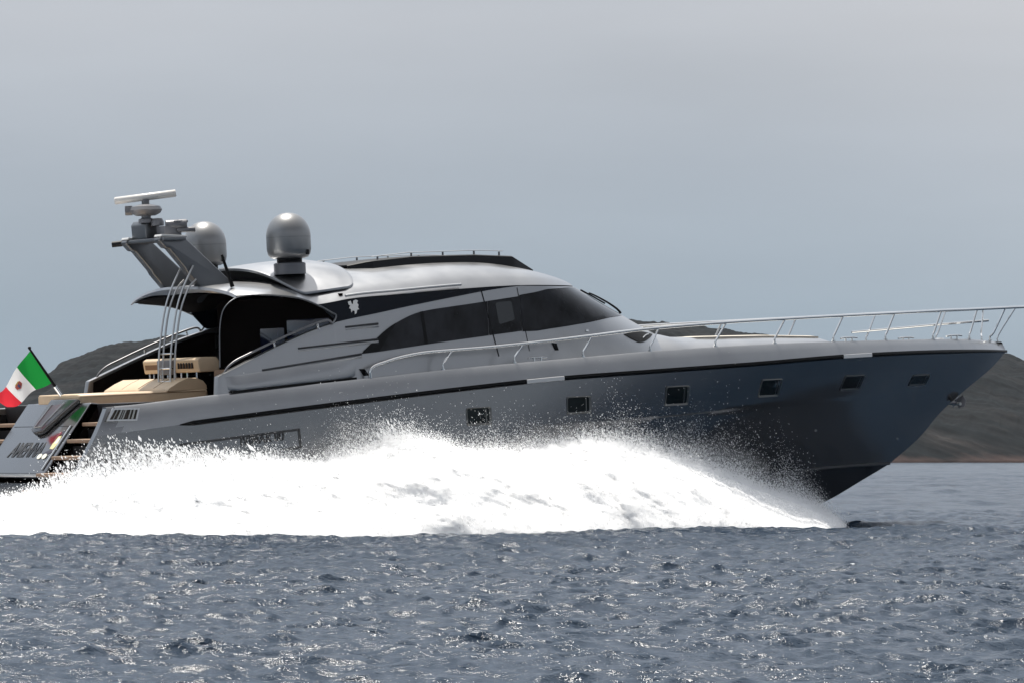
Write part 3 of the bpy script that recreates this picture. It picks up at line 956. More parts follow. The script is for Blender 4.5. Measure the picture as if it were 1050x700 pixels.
lineD = sm([6.42, 6.65, 7.51, 8.4, 9.6, 10.52, 11.27, 12.0], [4.40, 4.44, 4.56, 4.69, 4.85, 4.965, 5.03, 5.05])
lineE = sm([6.1, 6.3, 6.81, 8.04, 9.79, 11.31, 12.4, 14], [4.78, 4.81, 4.875, 4.94, 5.015, 5.05, 5.03, 5.0])

# cabin body: side walls from the deck up to the roof edge, round the nose
SS = [i / 60 * 0.55 for i in range(60)] + [0.55 + 0.45 * i / 50 for i in range(51)]
def body_top(x):
    return lineD(x) + 0.0 if x < 11.0 else (lineD(11.0) + (lineE(x) - .004 - lineD(11.0)) * min(1, (x - 11.0) / .4))
cb = MB()
rows = []
for k in range(19):
    f = k / 18
    r = []
    for s in SS:
        x0 = out_pt(s, 4.4, 6.44)[0]
        zt_ = body_top(min(x0, 14))
        z = 2.75 + (zt_ - 2.75) * f
        r.append(out_pt(s, z, 6.44))
    rows.append(r)
cb.grid(rows); cb.grid(mirror(rows))
cabin = cb.build('cabin', M['paint'], yacht, angle=40)

# the wings running aft beside the cockpit
for s_ in (-1, 1):
    wb_ = MB()
    rows = []
    for x in np.linspace(3.56, 6.46, 34):
        zt_ = wing_z(x)
        zb = 2.90
        rows.append([(x - (0.10 if x < 3.6 else 0) * (zt_ - z) / .6 + 0.0, s_ * (outline_y(x, z)), z) for z in np.linspace(zb, zt_, 12)])
    wb_.solid_grid(rows, (0, -s_ * 0.16, 0))
    wing = wb_.build('cockpit_wing', M['paint'], yacht, bevel=0.02, angle=40)
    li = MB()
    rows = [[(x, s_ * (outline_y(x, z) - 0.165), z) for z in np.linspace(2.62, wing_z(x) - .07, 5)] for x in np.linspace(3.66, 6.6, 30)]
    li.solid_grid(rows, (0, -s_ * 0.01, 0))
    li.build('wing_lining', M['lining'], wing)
    # grab rail on top of the wing
    gr = MB()
    pts = [(3.78, s_ * 2.74, 3.50), (3.86, s_ * 2.74, 3.60)] + [(x, s_ * 2.74, wing_z(x) + .115) for x in np.linspace(4.05, 6.1, 8)] + [(6.28, s_ * 2.74, wing_z(6.28) + .09), (6.36, s_ * 2.74, wing_z(6.36) + .0)]
    gr.tube(pts, 0.024, 8, smooth=3)
    g_ = gr.build('wing_rail', M['gear'], wing)
    for x in (4.95, 6.0):
        q = MB(); q.tube([(x + .03, s_ * 2.74, wing_z(x) - .02), (x, s_ * 2.74, wing_z(x) + .11)], 0.018, 8); q.build('rail_post', M['steel'], wing)
    # moulded scoop between wing and bulwark
    sc = MB()
    rows = []
    for x in np.linspace(3.72, 7.0, 30):
        e = min(1, max(0, (7.0 - x) / .5)) * min(1, (x - 3.70) / .25)
        z1 = 3.34 + (x - 3.7) * .092; z0 = sheer(x) - 0.0 + .035
        zt_ = z1 + .06
        y1 = outline_y(x, zt_) + .004
        yo_ = y1 + 0.10 * e
        rows.append([(x, s_ * y1, zt_), (x, s_ * (y1 + .02 * e), zt_ - .03), (x, s_ * (y1 + .06 * e), z1 - .10), (x, s_ * yo_, z0 + .05), (x, s_ * (yo_ - .015), z0), (x, s_ * (y1 - .10), z0)])
    sc.solid_grid(rows, (0, -s_ * 0.02, 0))
    sc.build('side_scoop', M['paint'], wing, angle=45)
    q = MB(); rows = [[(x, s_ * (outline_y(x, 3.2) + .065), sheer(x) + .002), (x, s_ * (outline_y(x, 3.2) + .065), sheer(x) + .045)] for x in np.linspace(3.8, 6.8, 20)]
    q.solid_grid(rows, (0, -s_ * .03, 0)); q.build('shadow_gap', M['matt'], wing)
    q = MB(); q.prism([(6.92, s_ * (outline_y(7, 3.4) + .012), 3.44), (7.05, s_ * (outline_y(7, 3.4) + .012), 3.44), (7.16, s_ * (outline_y(7, 3.4) + .012), 3.30), (7.02, s_ * (outline_y(7, 3.4) + .012), 3.29)], (0, -s_ * .03, 0))
    q.build('deck_light', M['black'], wing, flat=True)

def side_patch(top, bot, n, m, off=0.012, thick=0.02, s_=-1):
    """panel lying on the cabin side between two (x,z) polylines"""
    def res(pl, k):
        pl = np.array(pl, float)
        d = np.concatenate([[0], np.cumsum(np.hypot(*np.diff(pl, axis=0).T))])
        tt = np.linspace(0, d[-1], k)
        return np.stack([np.interp(tt, d, pl[:, 0]), np.interp(tt, d, pl[:, 1])], 1)
    a, b = res(top, n), res(bot, n)
    rows = []
    for i in range(n):
        r = []
        for j in range(m):
            x, z = a[i] + (b[i] - a[i]) * j / (m - 1)
            r.append((x, s_ * (outline_y(x, z) + off), z))
        rows.append(r)
    mb = MB()
    mb.solid_grid(rows, (0, -s_ * thick, 0))
    return mb

def sp(pts, k=5):
    return [(p[0], p[2]) for p in catmull([Vector((x, 0, z)) for x, z in pts], k)]

for s_ in (-1, 1):
    # dark upper panel with the emblem
    top = [(6.10, 4.775)] + [(x, lineE(x) - .004) for x in np.linspace(6.2, 11.25, 24)] + [(11.34, 5.045)]
    bot = [(6.42, 4.46)] + [(x, lineD(x) + .002) for x in np.linspace(6.5, 11.2, 24)] + [(11.34, 5.035)]
    band = side_patch(top, bot, 60, 5, .010, .03, s_).build('upper_panel', M['band'], cabin)
    em = MB()
    ec = (6.93, 4.715)
    shp = [(-.13, .10), (-.07, .12), (-.045, .06), (-.01, .05), (.0, .12), (.06, .14), (.11, .12), (.085, .07), (.12, .03), (.10, -.02), (.13, -.06), (.08, -.07), (.06, -.14), (.02, -.16), (.02, -.09), (-.03, -.08), (-.06, -.12), (-.07, -.05), (-.11, -.03), (-.08, .02), (-.12, .05)]
    em.prism([(ec[0] + a, s_ * (outline_y(*ec) + .020), ec[1] + b) for a, b in shp], (0, s_ * .012, 0))
    em.build('emblem', M['emblem'], band, flat=True)
    # lip trim round the cockpit opening and the curved canopy support
    lp = MB()
    lp.tube([(4.78, s_ * 2.56, 5.02), (5.01, s_ * 2.66, 5.005), (5.61, s_ * 2.69, 4.93), (6.08, s_ * 2.69, 4.765), (6.38, s_ * 2.70, 4.61), (6.47, s_ * 2.72, 4.55), (6.43, s_ * 2.73, 4.45), (6.36, s_ * 2.74, 4.38)], .020, 8, smooth=4)
    lp.build('opening_trim', M['arch'], cabin)
    lp = MB()
    lp.tube([(3.72, s_ * 2.66, 3.60), (3.74, s_ * 2.66, 4.10), (3.77, s_ * 2.66, 4.45), (3.87, s_ * 2.66, 4.76), (4.14, s_ * 2.64, 4.96), (4.50, s_ * 2.58, 5.02), (4.75, s_ * 2.56, 5.02)], .011, 8, smooth=5)
    if s_ < 0: lp.build('canopy_support', M['arch'], cabin)
    # grooves in the wing
    for pts in (((6.69, 4.30), (7.52, 4.35)), ((5.49, 3.91), (7.47, 4.03)), ((4.6, 3.505), (7.02, 3.745))):
        gv = MB(); 
        gv.tube([(x, s_ * (outline_y(x, z) + .002), z) for x, z in [(pts[0][0] + (pts[1][0] - pts[0][0]) * i / 12, pts[0][1] + (pts[1][1] - pts[0][1]) * i / 12) for i in range(13)]], .021, 6)
        gv.build('groove', M['groove'], cabin)
        gv = MB()
        gv.tube([(x, s_ * (outline_y(x, z) - .004), z) for x, z in [(pts[0][0] + (pts[1][0] - pts[0][0]) * i / 12, pts[0][1] + (pts[1][1] - pts[0][1]) * i / 12 - .052) for i in range(13)]], [.012, .032], 8)
        gv.build('highlight_ridge', M['paint'], cabin)  # thin ridge added below each groove to catch light as a highlight
    # side windows
    sill = [(7.02, 3.745), (7.37, 3.765), (8.7, 3.88), (9.5, 3.945), (10.36, 4.01)]
    head = sp([(7.02, 3.75), (7.20, 3.87), (7.41, 4.02), (7.66, 4.19), (7.97, 4.345), (8.42, 4.51), (8.81, 4.585), (9.3, 4.635), (9.94, 4.69), (10.42, 4.735)])
    wdw = side_patch(head, sill, 44, 8, .012, .03, s_).build('side_window', M['glass'], cabin)
    q = side_patch([(7.06, 3.79), (7.41, 4.03), (7.80, 4.27), (7.97, 4.35)], [(7.10, 3.76), (7.36, 3.785), (7.42, 3.79), (7.48, 3.79)], 20, 4, .018, .012, s_)
    q.build('window_surround', M['black'], wdw)
    q = side_patch([(8.62, 4.56), (8.70, 4.575)], [(8.66, 3.885), (8.74, 3.89)], 3, 8, .018, .01, s_); q.build('mullion', M['black'], wdw)
    door = side_patch([(10.44, 4.738), (11.30, 4.818)], [(10.38, 4.012), (11.27, 4.078)], 10, 8, .012, .03, s_).build('door_window', M['glass'], cabin)
    q = side_patch([(10.62, 4.66), (10.66, 4.70), (11.02, 4.725), (11.06, 4.69)], [(10.66, 4.26), (10.70, 4.24), (11.06, 4.31), (11.10, 4.34)], 12, 5, .017, .006, s_)
    q.build('far_window_patch', M['pane'], door)  # lighter patch painted for the far-side window showing through the glass
    # door joints
    jm = MB(); jm.tube([(x, s_ * (outline_y(x, z) + .006), z) for x, z in [(10.28 + .30 * f, 5.02 - 1.45 * f) for f in [i / 14 for i in range(15)]]], .011, 5)
    jm.build('door_joint', M['matt'], cabin)
    jm = MB(); jm.tube([(x, s_ * (outline_y(x, z) + .006), z) for x, z in [(11.26 + .16 * f, 5.0 - 1.35 * f) for f in [i / 14 for i in range(15)]]], .006, 5)
    jm.build('door_joint', M['matt'], cabin)
    # silver trim line along the roof shoulder
    tr = MB()
    tr.tube([(x, s_ * (outline_y(x, 4.98) + .035 - .02 * i / 15), lineE(x) + .075 + .015 * i / 15) for i, x in enumerate(np.linspace(6.75, 9.75, 16))], .028, 8)
    tr.build('roof_trim', M['satin'], cabin)
    # chrome side lamp, deck vent and dark recess on the coach roof
    q = MB(); q.lathe([(0.001, .03), (.03, .025), (.04, 0.0), (.04, -.02)], (13.05, s_ * (outline_y(13.05, 4.02) - .0), 4.03), 12); q.build('side_lamp', M['steel'], cabin)
    q = MB(); q.prism([(12.05, s_ * (outline_y(12.1, 3.75) + .004), 3.80), (12.17, s_ * (outline_y(12.1, 3.75) + .004), 3.79), (12.22, s_ * (outline_y(12.2, 3.66) + .004), 3.64), (12.12, s_ * (outline_y(12.2, 3.66) + .004), 3.64)], (0, s_ * .012, 0)); q.build('deck_vent', M['black'], cabin, flat=True)

# wrap-round windscreen
ws = MB()
def ws_rows():
    rows = []
    for i in range(61):
        s = 0.470 + 0.530 * i / 60
        a = out_pt(s, 4.6, 6.44)
        f = min(1, max(0, (a[0] - 11.34) / 2.6))
        zs = ip(a[0], [11.3, 12.7, 13.5, 14.8], [4.085, 4.22, 4.30, 4.365])
        zh = ip(a[0], [11.3, 12.0, 12.5, 13.5, 14.8], [4.825, 4.89, 4.95, 4.975, 4.97])
        r = []
        for j in range(11):
            z = zs + (zh - zs) * j / 10
            q = out_pt(s, z, 6.44)
            if q[0] < 11.312: q = (11.312, -outline_y(11.312, z), z)
            n2 = Vector((q[0] - 11.0, q[1], 0.8)).normalized() if q[0] > 12.6 else Vector((0, -1, 0.05))
            r.append(tuple(Vector(q) + n2 * .014))
        rows.append(r)
    return rows
rw = ws_rows()
full = rw + [[(p_[0], -p_[1], p_[2]) for p_ in r] for r in reversed(rw[:-1])]
ws.solid_grid(full, (-.02, 0, -.02))
screen = ws.build('windscreen', M['glass'], cabin, angle=60)
def front_x(y, z):
    lo, hi = 11.0, nose_x(z)
    for _ in range(40):
        m_ = (lo + hi) / 2
        if outline_y(m_, z) > abs(y): lo = m_
        else: hi = m_
    return lo
for y0 in (-0.75, 0.15, 1.0):
    wi = MB()
    arm = [(front_x(y0 + dy, z) + o, y0 + dy, z + o) for dy, z, o in ((0, 4.36, .03), (-.02, 4.42, .06), (-.10, 4.55, .075), (-.18, 4.70, .07), (-.22, 4.80, .055))]
    wi.tube(arm, [.030, .016], 6, smooth=2)
    bl = [(front_x(y0 + dy, z) + .035, y0 + dy, z + .03) for dy, z in ((-.34, 4.58), (-.26, 4.70), (-.20, 4.80), (-.12, 4.90))]
    wi.tube(bl, .018, 6)
    wi.build('wiper', M['matt'], cabin)

# roof: shell from the roof edge up to the crown, aft canopy included
crown = sm([4.0, 4.3, 5.0, 5.6, 6.5, 8, 9.3, 10.2, 11.2, 11.74, 12.76, 13.3, 13.95], [5.20, 5.27, 5.33, 5.38, 5.47, 5.58, 5.675, 5.70, 5.66, 5.58, 5.37, 5.22, 5.00])
edge = sm([4.0, 4.4, 5.0, 5.6, 6.1, 6.3, 6.81, 8.04, 9.79, 11.31, 12.4, 14], [5.0, 5.03, 5.02, 4.945, 4.79, 4.81, 4.875, 4.94, 5.015, 5.05, 5.03, 5.0])
rf = MB()
RS = [i / 64 * 0.55 for i in range(64)] + [0.55 + 0.45 * i / 40 for i in range(41)]
ring = []
for s in RS:
    q = out_pt(s, 5.0, 4.42)
    if q[0] > 6.5:
        ring.append((q[0], q[1] - 0.004, edge(q[0])))
    else:
        yy = outline_y(q[0], 5.0) - .0
        k = max(0, (5.02 - q[0]) / .6)
        ring.append((q[0] - .0, -(yy - .45 * k ** 2), edge(q[0])))
rows = []
for k in range(17):
    f = k / 16
    r = []
    for (x, y, z) in ring:
        yy = y * (1 - f)
        xx = x if x < 12 else x - (x - 12.0) * 0.0
        zc = crown(xx)
        h = (1 - (1 - f) ** 2.6) ** (1 / 1.45) if x > 7 else (1 - (1 - f) ** 2.2) ** (1 / (1.2 + .25 * max(0, min(1, (x - 5.5) / 1.5))))
        xo = xx - (0.30 * f if xx < 4.2 else 0.30 * f * max(0, 1 - (xx - 4.15) / 1.2))
        rr3 = z + max(0, zc - z) * h
        r.append((xo, yy, rr3))
    rows.append(r)
rf.grid(rows); rf.grid(mirror(rows))
roof = rf.build('roof', M['paint'], yacht, angle=50)
# soffit of the canopy
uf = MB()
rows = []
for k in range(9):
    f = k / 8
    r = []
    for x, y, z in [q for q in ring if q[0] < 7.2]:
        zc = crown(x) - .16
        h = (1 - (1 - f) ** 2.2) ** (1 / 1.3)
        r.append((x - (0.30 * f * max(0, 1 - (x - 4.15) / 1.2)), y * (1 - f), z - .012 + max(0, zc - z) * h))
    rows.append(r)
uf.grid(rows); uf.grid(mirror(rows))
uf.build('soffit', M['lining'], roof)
cl_ = MB()
aft_top = []
for k in range(17):
    f = k / 16
    x, y, z = ring[0]
    h = (1 - (1 - f) ** 2.2) ** (1 / 1.2)
    aft_top.append((x - .30 * f, y * (1 - f), z + max(0, crown(x) - z) * h))
aft = aft_top + [(a, -b, c) for a, b, c in reversed(aft_top[:-1])]
cl_.solid_grid([[(a, b, c + .004) for a, b, c in aft], [(a - .03, b, c - .05) for a, b, c in aft], [(a, b, c - .15 * (1 - abs(b) / 2.7) - .02) for a, b, c in aft]], (.02, 0, 0))
cl_.build('canopy_edge', M['paint'], roof)

# arched hood over the aft roof, dark beneath
hd_ = MB()
rows = []
for i, x in enumerate(np.linspace(0, 1, 22)):
    r = []
    for j in range(45):
        a = -1 + 2 * j / 44
        y = 2.42 * math.sin(a * math.pi / 2)
        xa = 5.35 + .62 * abs(a) ** 1.4
        xb = 7.45 - .55 * abs(a) ** 3
        xx = xa + (xb - xa) * x
        zt_ = 5.64 + .15 * math.sin(min(1, x * 1.15) * math.pi / 2) - .06 * max(0, x - .8) / .2
        zs = 5.05 + .09 * x
        p_ = abs(y / 2.42)
        r.append((xx, y, zs + (zt_ - zs) * (1 - p_ ** 2.6)))
    rows.append(r)
hd_.solid_grid(rows, (0, 0, -.05))
hood = hd_.build('roof_hood', M['paint'], yacht, bevel=0.02, angle=50)
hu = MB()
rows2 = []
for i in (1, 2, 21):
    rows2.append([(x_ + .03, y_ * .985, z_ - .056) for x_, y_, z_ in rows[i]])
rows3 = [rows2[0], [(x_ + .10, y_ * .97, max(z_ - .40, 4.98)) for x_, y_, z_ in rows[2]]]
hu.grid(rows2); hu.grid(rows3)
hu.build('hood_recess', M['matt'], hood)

# raised dark sunroof
sr_ = MB()
rows = []
for x in np.linspace(7.9, 12.55, 44):
    hw = 1.25 * min(1, .75 + (x - 7.9) * .6) * (1 if x < 11.9 else 1 - .25 * (x - 11.9) / 1.05)
    zt_ = ip(x, [7.9, 8.26, 9.32, 10.9, 11.9, 12.55], [5.62, 5.69, 5.765, 5.765, 5.71, 5.42])
    zb = crown(x) - .22
    rows.append([(x, -hw - .06, zb), (x, -hw, zt_ - .02), (x, -hw + .05, zt_), (x, 0, zt_ + .01), (x, hw - .05, zt_), (x, hw, zt_ - .02), (x, hw + .06, zb)])
sr_.solid_grid(rows, (0, 0, -.03))
sun_r = sr_.build('sunroof', M['dark'], yacht, angle=30)
for x in (8.55, 9.4, 10.2, 11.0, 11.65):
    for y in (-1.1, 1.1):
        q = MB(); q.tube([(x, y, 5.66), (x, y, ip(x, [8.26, 9.32, 11.05, 12.3], [5.75, 5.83, 5.84, 5.78]))], .022, 8); q.build('roof_stud', M['gear'], sun_r)
for y in (-1.1, 1.1):
    q = MB(); q.tube([(x, y, ip(x, [8.26, 9.32, 11.05, 12.3], [5.765, 5.845, 5.855, 5.80])) for x in np.linspace(8.4, 11.75, 12)], .008, 6); q.build('roof_wire', M['satin'], sun_r)

# saloon bulkhead of dark glass behind the cockpit
bk = MB(); bk.box((6.72, 0, 3.85), (.08, 5.1, 2.3)); bulk = bk.build('saloon_bulkhead', M['lining'], yacht)
for yc, w, zc, h in ((.22, 1.0, 4.08, .56), (-1.25, 1.7, 4.26, .50)):
    q = MB(); q.box((6.672, yc, zc), (.012, w, h)); q.build('saloon_pane', M['blue'], bulk, bevel=.004)

# ------------------------------------------------------------------ foredeck
fd = MB()
rows = []
for x in np.linspace(7.0, 26.4, 70):
    b_ = max(Bf(x) - .28, .02); z = sheer(x) - .22
    rows.append([(x, b_ * a, z + .06 * (1 - a * a)) for a in np.linspace(-1, 1, 13)])
fd.grid(rows); fd.build('deck', M['white'], yacht)
tk = MB()
rows = []
for x in np.linspace(13.6, 21.6, 60):
    w = ip(x, [13.6, 16, 18, 20, 21.6], [1.95, 1.86, 1.68, 1.35, .95])
    zt_ = ip(x, [13.6, 15.86, 16.3, 17.3, 19, 20.7, 21.3, 21.6], [4.0, 3.93, 3.83, 3.785, 3.755, 3.68, 3.5, 3.36])
    zd = sheer(x) - .25
    rows.append([(x, w * a, zd + (zt_ - zd) * (1 - abs(a) ** 3.6) ** .62) for a in np.sin(np.linspace(-1, 1, 33) * math.pi / 2)])
tk.grid(rows); tk.build('coach_roof', M['paint'], yacht, angle=60)
ft = MB()
rows = []
for x in np.linspace(16.9, 20.7, 26):
    w = ip(x, [16.9, 18, 20, 20.7], [1.08, 1.0, .78, .66]); e = min(1, (x - 16.88) / .12) * min(1, (20.72 - x) / .12)
    z = ip(x, [16.9, 17.3, 19, 20.7], [3.79, 3.785, 3.755, 3.685]) 
    rows.append([(x, w * a, z + .018 * e * (1 - abs(a) ** 10) + .004 * math.sin(a * 9)) for a in np.linspace(-1, 1, 25)])
ft.solid_grid(rows, (0, 0, -.12)); ft.build('foredeck_pad', M['pale'], yacht, angle=60)
for s_ in (-1, 1):
    # dark eye-shaped light in the flank of the coach roof
    a = sp([(14.22, 3.92), (14.6, 3.96), (15.05, 3.96), (15.5, 3.90)], 6); b = sp([(14.22, 3.915), (14.5, 3.79), (14.78, 3.735), (15.5, 3.89)], 6)
    q = side_patch(a, b, 20, 5, .02, .03, s_)
    ey = q.build('eye_light', M['matt'], cabin)
    q = MB(); q.tube([(14.85, s_ * (outline_y(14.85, 3.82) + .03), 3.82), (15.05, s_ * (outline_y(15.05, 3.87) + .03), 3.88), (15.25, s_ * (outline_y(15.25, 3.9) + .03), 3.90)], .014, 6, smooth=3); q.build('eye_trim', M['satin'], ey)
hm2 = MB(); hm2.box((15.72, 0, 4.03), (.9, 1.2, .06)); hm2.build('deck_hatch', M['dark'], yacht, bevel=.02)
# windlass and cleats
for s_ in (-1, 1):
    for x in (11.3, 20.4, 24.6):
        y = Bf(x) - .2; z = sheer(x)
        c_ = MB()
        c_.tube([(x - .24, s_ * y, z + .065), (x - .12, s_ * y, z + .08), (x + .12, s_ * y, z + .08), (x + .24, s_ * y, z + .065)], .020, 8)
        c_.tube([(x - .09, s_ * y, z - .01), (x - .09, s_ * y, z + .08)], .022, 8); c_.tube([(x + .09, s_ * y, z - .01), (x + .09, s_ * y, z + .08)], .022, 8)
        c_.build('cleat', M['steel'], yacht)
wl = MB(); wl.lathe([(0.0, .22), (.09, .22), (.11, .19), (.07, .12), (.12, .05), (.14, 0)], (24.9, 0, 3.3), 20); wl.build('windlass', M['steel'], yacht)

# ------------------------------------------------------------------ bow rail
FEET = [8.9, 10.7, 12.49, 14.31, 16.16, 17.94, 19.86, 21.73, 23.66, 25.31, 26.35]
rz = sm([7.4, 7.84, 8.39, 9, 10, 12.6, 14.3, 16.3, 18.3, 20.2, 22.2, 24.1, 25.6, 27.6], [3.54, 3.64, 3.71, 3.735, 3.765, 3.905, 4.01, 4.075, 4.105, 4.125, 4.14, 4.16, 4.16, 4.17])
ry = lambda x: max(Bf(min(x - .12, 26.95)) - .15, 0)
half = [(7.10, -2.93, 3.24), (7.11, -2.935, 3.40), (7.22, -2.94, 3.49)] + [(x, -ry(x), rz(x)) for x in (7.45, 7.84, 8.4, 9, 10, 11.3, 12.6, 14.3, 16.3, 18.3, 20.2, 22.2, 24.1, 25.3)] + [(26.3, -.47, 4.165), (27.05, -.30, 4.17), (27.5, -.13, 4.17)]
br_ = MB()
br_.tube(half + [(x, -y, z) for x, y, z in reversed(half)], .035, 10, smooth=5)
rail = br_.build('bow_rail', M['steel'], yacht)
for s_ in (-1, 1):
    for x in FEET:
        y0 = max(Bf(x) - .19, .06); z0 = sheer(min(x, 26.6))
        xt = x + (.30 if x > 15 else .22)
        yt = ry(xt) if xt < 26 else ip(xt, [26, 26.7], [.52, .39])
        zt_ = rz(xt)
        q = MB(); q.tube([(x, s_ * y0, z0 - .02), (x, s_ * y0, z0 + .11), (x + .06, s_ * (y0 + (yt - y0) * .3), z0 + .20), (xt, s_ * yt, zt_)], .023, 8, smooth=3)
        q.tube([(x, s_ * y0, z0 - .005), (x, s_ * y0, z0 + .03)], .045, 10)
        q.build('stanchion', M['steel'], rail)
    if s_ < 0: continue
    q = MB(); q.tube([(x, s_ * y, z) for x, y, z in ((23.3, 1.32, 3.74), (24.5, .98, 3.79), (25.6, .66, 3.84), (26.5, .42, 3.87), (26.75, .34, 3.88))], .028, 8, smooth=4)
    q.build('mid_rail', M['steel'], rail)
q = MB(); q.tube([(26.72, -.03, 3.36), (26.72, -.03, 3.52), (27.15, -.2, 4.16)], .019, 8, smooth=3); q.build('stanchion', M['steel'], rail)

# ------------------------------------------------------------------ radar arch
arch = empty('radar_arch'); arch.parent = yacht
for s_ in (-1, 1):
    y0 = s_ * .84
    lg = MB()
    poly = [(3.46, 6.25), (3.62, 6.08), (3.70, 6.07), (4.06, 5.66), (4.10, 5.58), (4.40, 5.24), (5.24, 5.24), (5.14, 5.34), (4.12, 6.24), (4.05, 6.31), (3.52, 6.32)]
    lg.prism([(x, y0, z) for x, z in poly], (0, -s_ * .24, 0))
    leg = lg.build('arch_leg', M['arch'], arch, bevel=.035, seg=3)
    q = MB(); q.prism([(3.50, y0 + s_ * .02, 6.315), (4.12, y0 + s_ * .02, 6.285), (4.13, y0 + s_ * .02, 6.325), (3.52, y0 + s_ * .02, 6.36)], (0, -s_ * .30, 0)); q.build('lit_leg_top', M['white'], leg, bevel=.012)  # white slab added for the sunlit top of the leg
q = MB(); q.box((3.78, 0, 6.26), (.52, 1.9, .08)); q.build('crossbeam', M['arch'], arch, bevel=.02)
q = MB(); q.prism([(3.60, -.06, 6.30), (3.58, -.06, 6.60), (3.64, -.06, 6.68), (3.92, -.06, 6.66), (3.94, -.06, 6.30)], (0, .62, 0)); q.build('mast_box', M['arch'], arch, bevel=.03, seg=3)
q = MB(); q.tube([(3.66, .78, 6.26), (3.36, 1.0, 6.235)], .062, 10); q.build('stern_light', M['dark'], arch)
# search lamp and horn cluster
q = MB(); q.box((3.95, -.40, 6.44), (.40, .34, .20)); q.tube([(3.85, -.45, 6.56), (4.25, -.62, 6.57)], .10, 14); q.tube([(4.05, -.55, 6.45), (4.40, -.70, 6.45)], .055, 12); q.box((4.12, -.6, 6.62), (.30, .10, .05))
q.build('horn', M['gear'], arch, bevel=.01)
q = MB(); q.lathe([(0, .16), (.10, .15), (.135, .08), (.135, 0)], (3.80, -.2, 6.56), 16); q.build('search_lamp', M['gear'], arch)
pedm = MB()
pedm.lathe([(0.17, 0), (.16, .08), (.10, .10), (.10, .16)], (3.65, 0, 6.63), 20)
pedm.lathe([(.0, 0.0), (.20, .0), (.30, .05), (.34, .12), (.30, .19), (.14, .23), (.08, .24), (.08, .34), (0, .34)], (3.65, 0, 6.78), 22)
pedm.tube([(3.42, .16, 6.90), (3.30, .24, 6.90)], .10, 12)
ped = pedm.build('scanner_pedestal', M['gear'], arch, bevel=.0)
sb_ = MB()
dvec = Vector((CS, -SN, .085)).normalized(); c3 = Vector((3.65, 0, 7.165))
side_ = dvec.cross(Vector((0, 0, 1))).normalized(); upv = side_.cross(dvec)
rows = []
for tt in (-.64, -.625, .625, .64):
    k = .8 if abs(tt) > .63 else 1
    rows.append([c3 + dvec * tt + (side_ * (.075 * math.cos(a)) + upv * (.076 * math.sin(a))) * k for a in [2 * math.pi * i / 14 + .2 for i in range(14)]])
sb_.grid(rows, close_u=True); sb_.f.append(tuple(range(14))); sb_.f.append(tuple(len(sb_.v) - 14 + i for i in range(14)))
sb_.build('scanner_bar', M['scan'], ped, angle=50)

# satellite domes
for s_ in (-1, 1):
    d = MB()
    prof = [(.0, 0), (.31, .0), (.39, .03), (.435, .09), (.46, .20), (.458, .46)]
    prof += [(.458 * math.cos(a) ** .92, .46 + .49 * math.sin(a)) for a in [math.pi / 2 * i / 14 for i in range(1, 14)]] + [(0.0, .952)]
    d.lathe(prof, (6.0, s_ * 1.75, 5.76), 48)
    dm = d.build('satellite_dome', M['dome'], yacht, angle=50)
    q = MB(); q.lathe([(.461, 0), (.461, .010)], (6.0, s_ * 1.75, 6.20), 48); q.build('dome_seam', M['gear'], dm)
    q = MB(); q.lathe([(0, .10), (.26, .10), (.26, .0), (0, 0)], (6.0, s_ * 1.75, 5.68), 24); q.build('dome_neck', M['matt'], dm)
    q = MB(); q.lathe([(.33, .0), (.33, .22), (.30, .24), (0, .24)], (6.0, s_ * 1.75, 5.44), 24); q.build('dome_base', M['gear'], dm)
    q = MB(); q.box((6.20, s_ * 1.75 - .40, 5.88), (.05, .05, .10)); q.build('dome_latch', M['dark'], dm)

# whip aerials
for pts in (((5.15, 1.15, 5.35), (4.70, 1.15, 5.95)), ((4.62, -1.75, 5.22), (4.40, -1.75, 5.88))):
    q = MB(); q.tube(pts, [.045, .026], 8); q.build('aerial', M['matt'], yacht)

# curved ladder rails up to the hardtop
lad = empty('roof_ladder'); lad.parent = yacht
for y, dxx in ((-.40, .0), (-.90, .0)):
    for dy_, dx_, top_ in ((0, 0, 1), (0, .10, 0)):
        pts = [(3.53 + dx_, y + dy_, 3.10), (3.56 + dx_, y + dy_, 3.6), (3.61 + dx_, y + dy_, 4.06), (3.75 + dx_, y + dy_, 4.75), (3.93 + dx_ * 1.3, y + dy_, 5.22)]
        pts += [(4.20, y + dy_, 5.70)] if top_ else [(4.25, y + dy_, 5.42)]
        q = MB(); q.tube(pts, .021, 8, smooth=6); q.build('ladder_rail', M['satin'], lad)
for z in (3.35, 3.62, 3.92):
    q = MB(); q.tube([(3.60 + .1 * (z - 3.6), -.40, z), (3.60 + .1 * (z - 3.6), -.90, z)], .018, 8); q.build('rung', M['steel'], lad)

# ------------------------------------------------------------------ flag on its staff (slots into the bracket, a thing of its own)
TR = Matrix.Translation((0, 0, -0.42)) @ Matrix.Rotation(-R(3.0), 4, 'Y')
flag = empty('flag'); flag.matrix_world = TR
tag(flag, 'green white and red tricolour flag streaming from a slanted black staff at the stern', 'flag')
pb, pt_ = Vector((1.47, -.10, 3.14)), Vector((.86, .06, 4.14))
q = MB(); q.tube([pb, pt_], [.034, .022], 10); q.lathe([(0, .05), (.03, .04), (.035, .01), (.02, -.01)], tuple(pt_), 12)
q.build('staff', M['matt'], flag)
q = MB(); q.tube([pb + (pt_ - pb) * -.06, pb + (pt_ - pb) * .22], .046, 10); q.build('socket', M['steel'], flag)
mf = bpy.data.materials.new('flag_cloth'); mf.use_nodes = True
t = mf.node_tree; t.nodes.clear()
fo = t.nodes.new('ShaderNodeOutputMaterial'); fuv = t.nodes.new('ShaderNodeUVMap'); fsx = t.nodes.new('ShaderNodeSeparateXYZ')
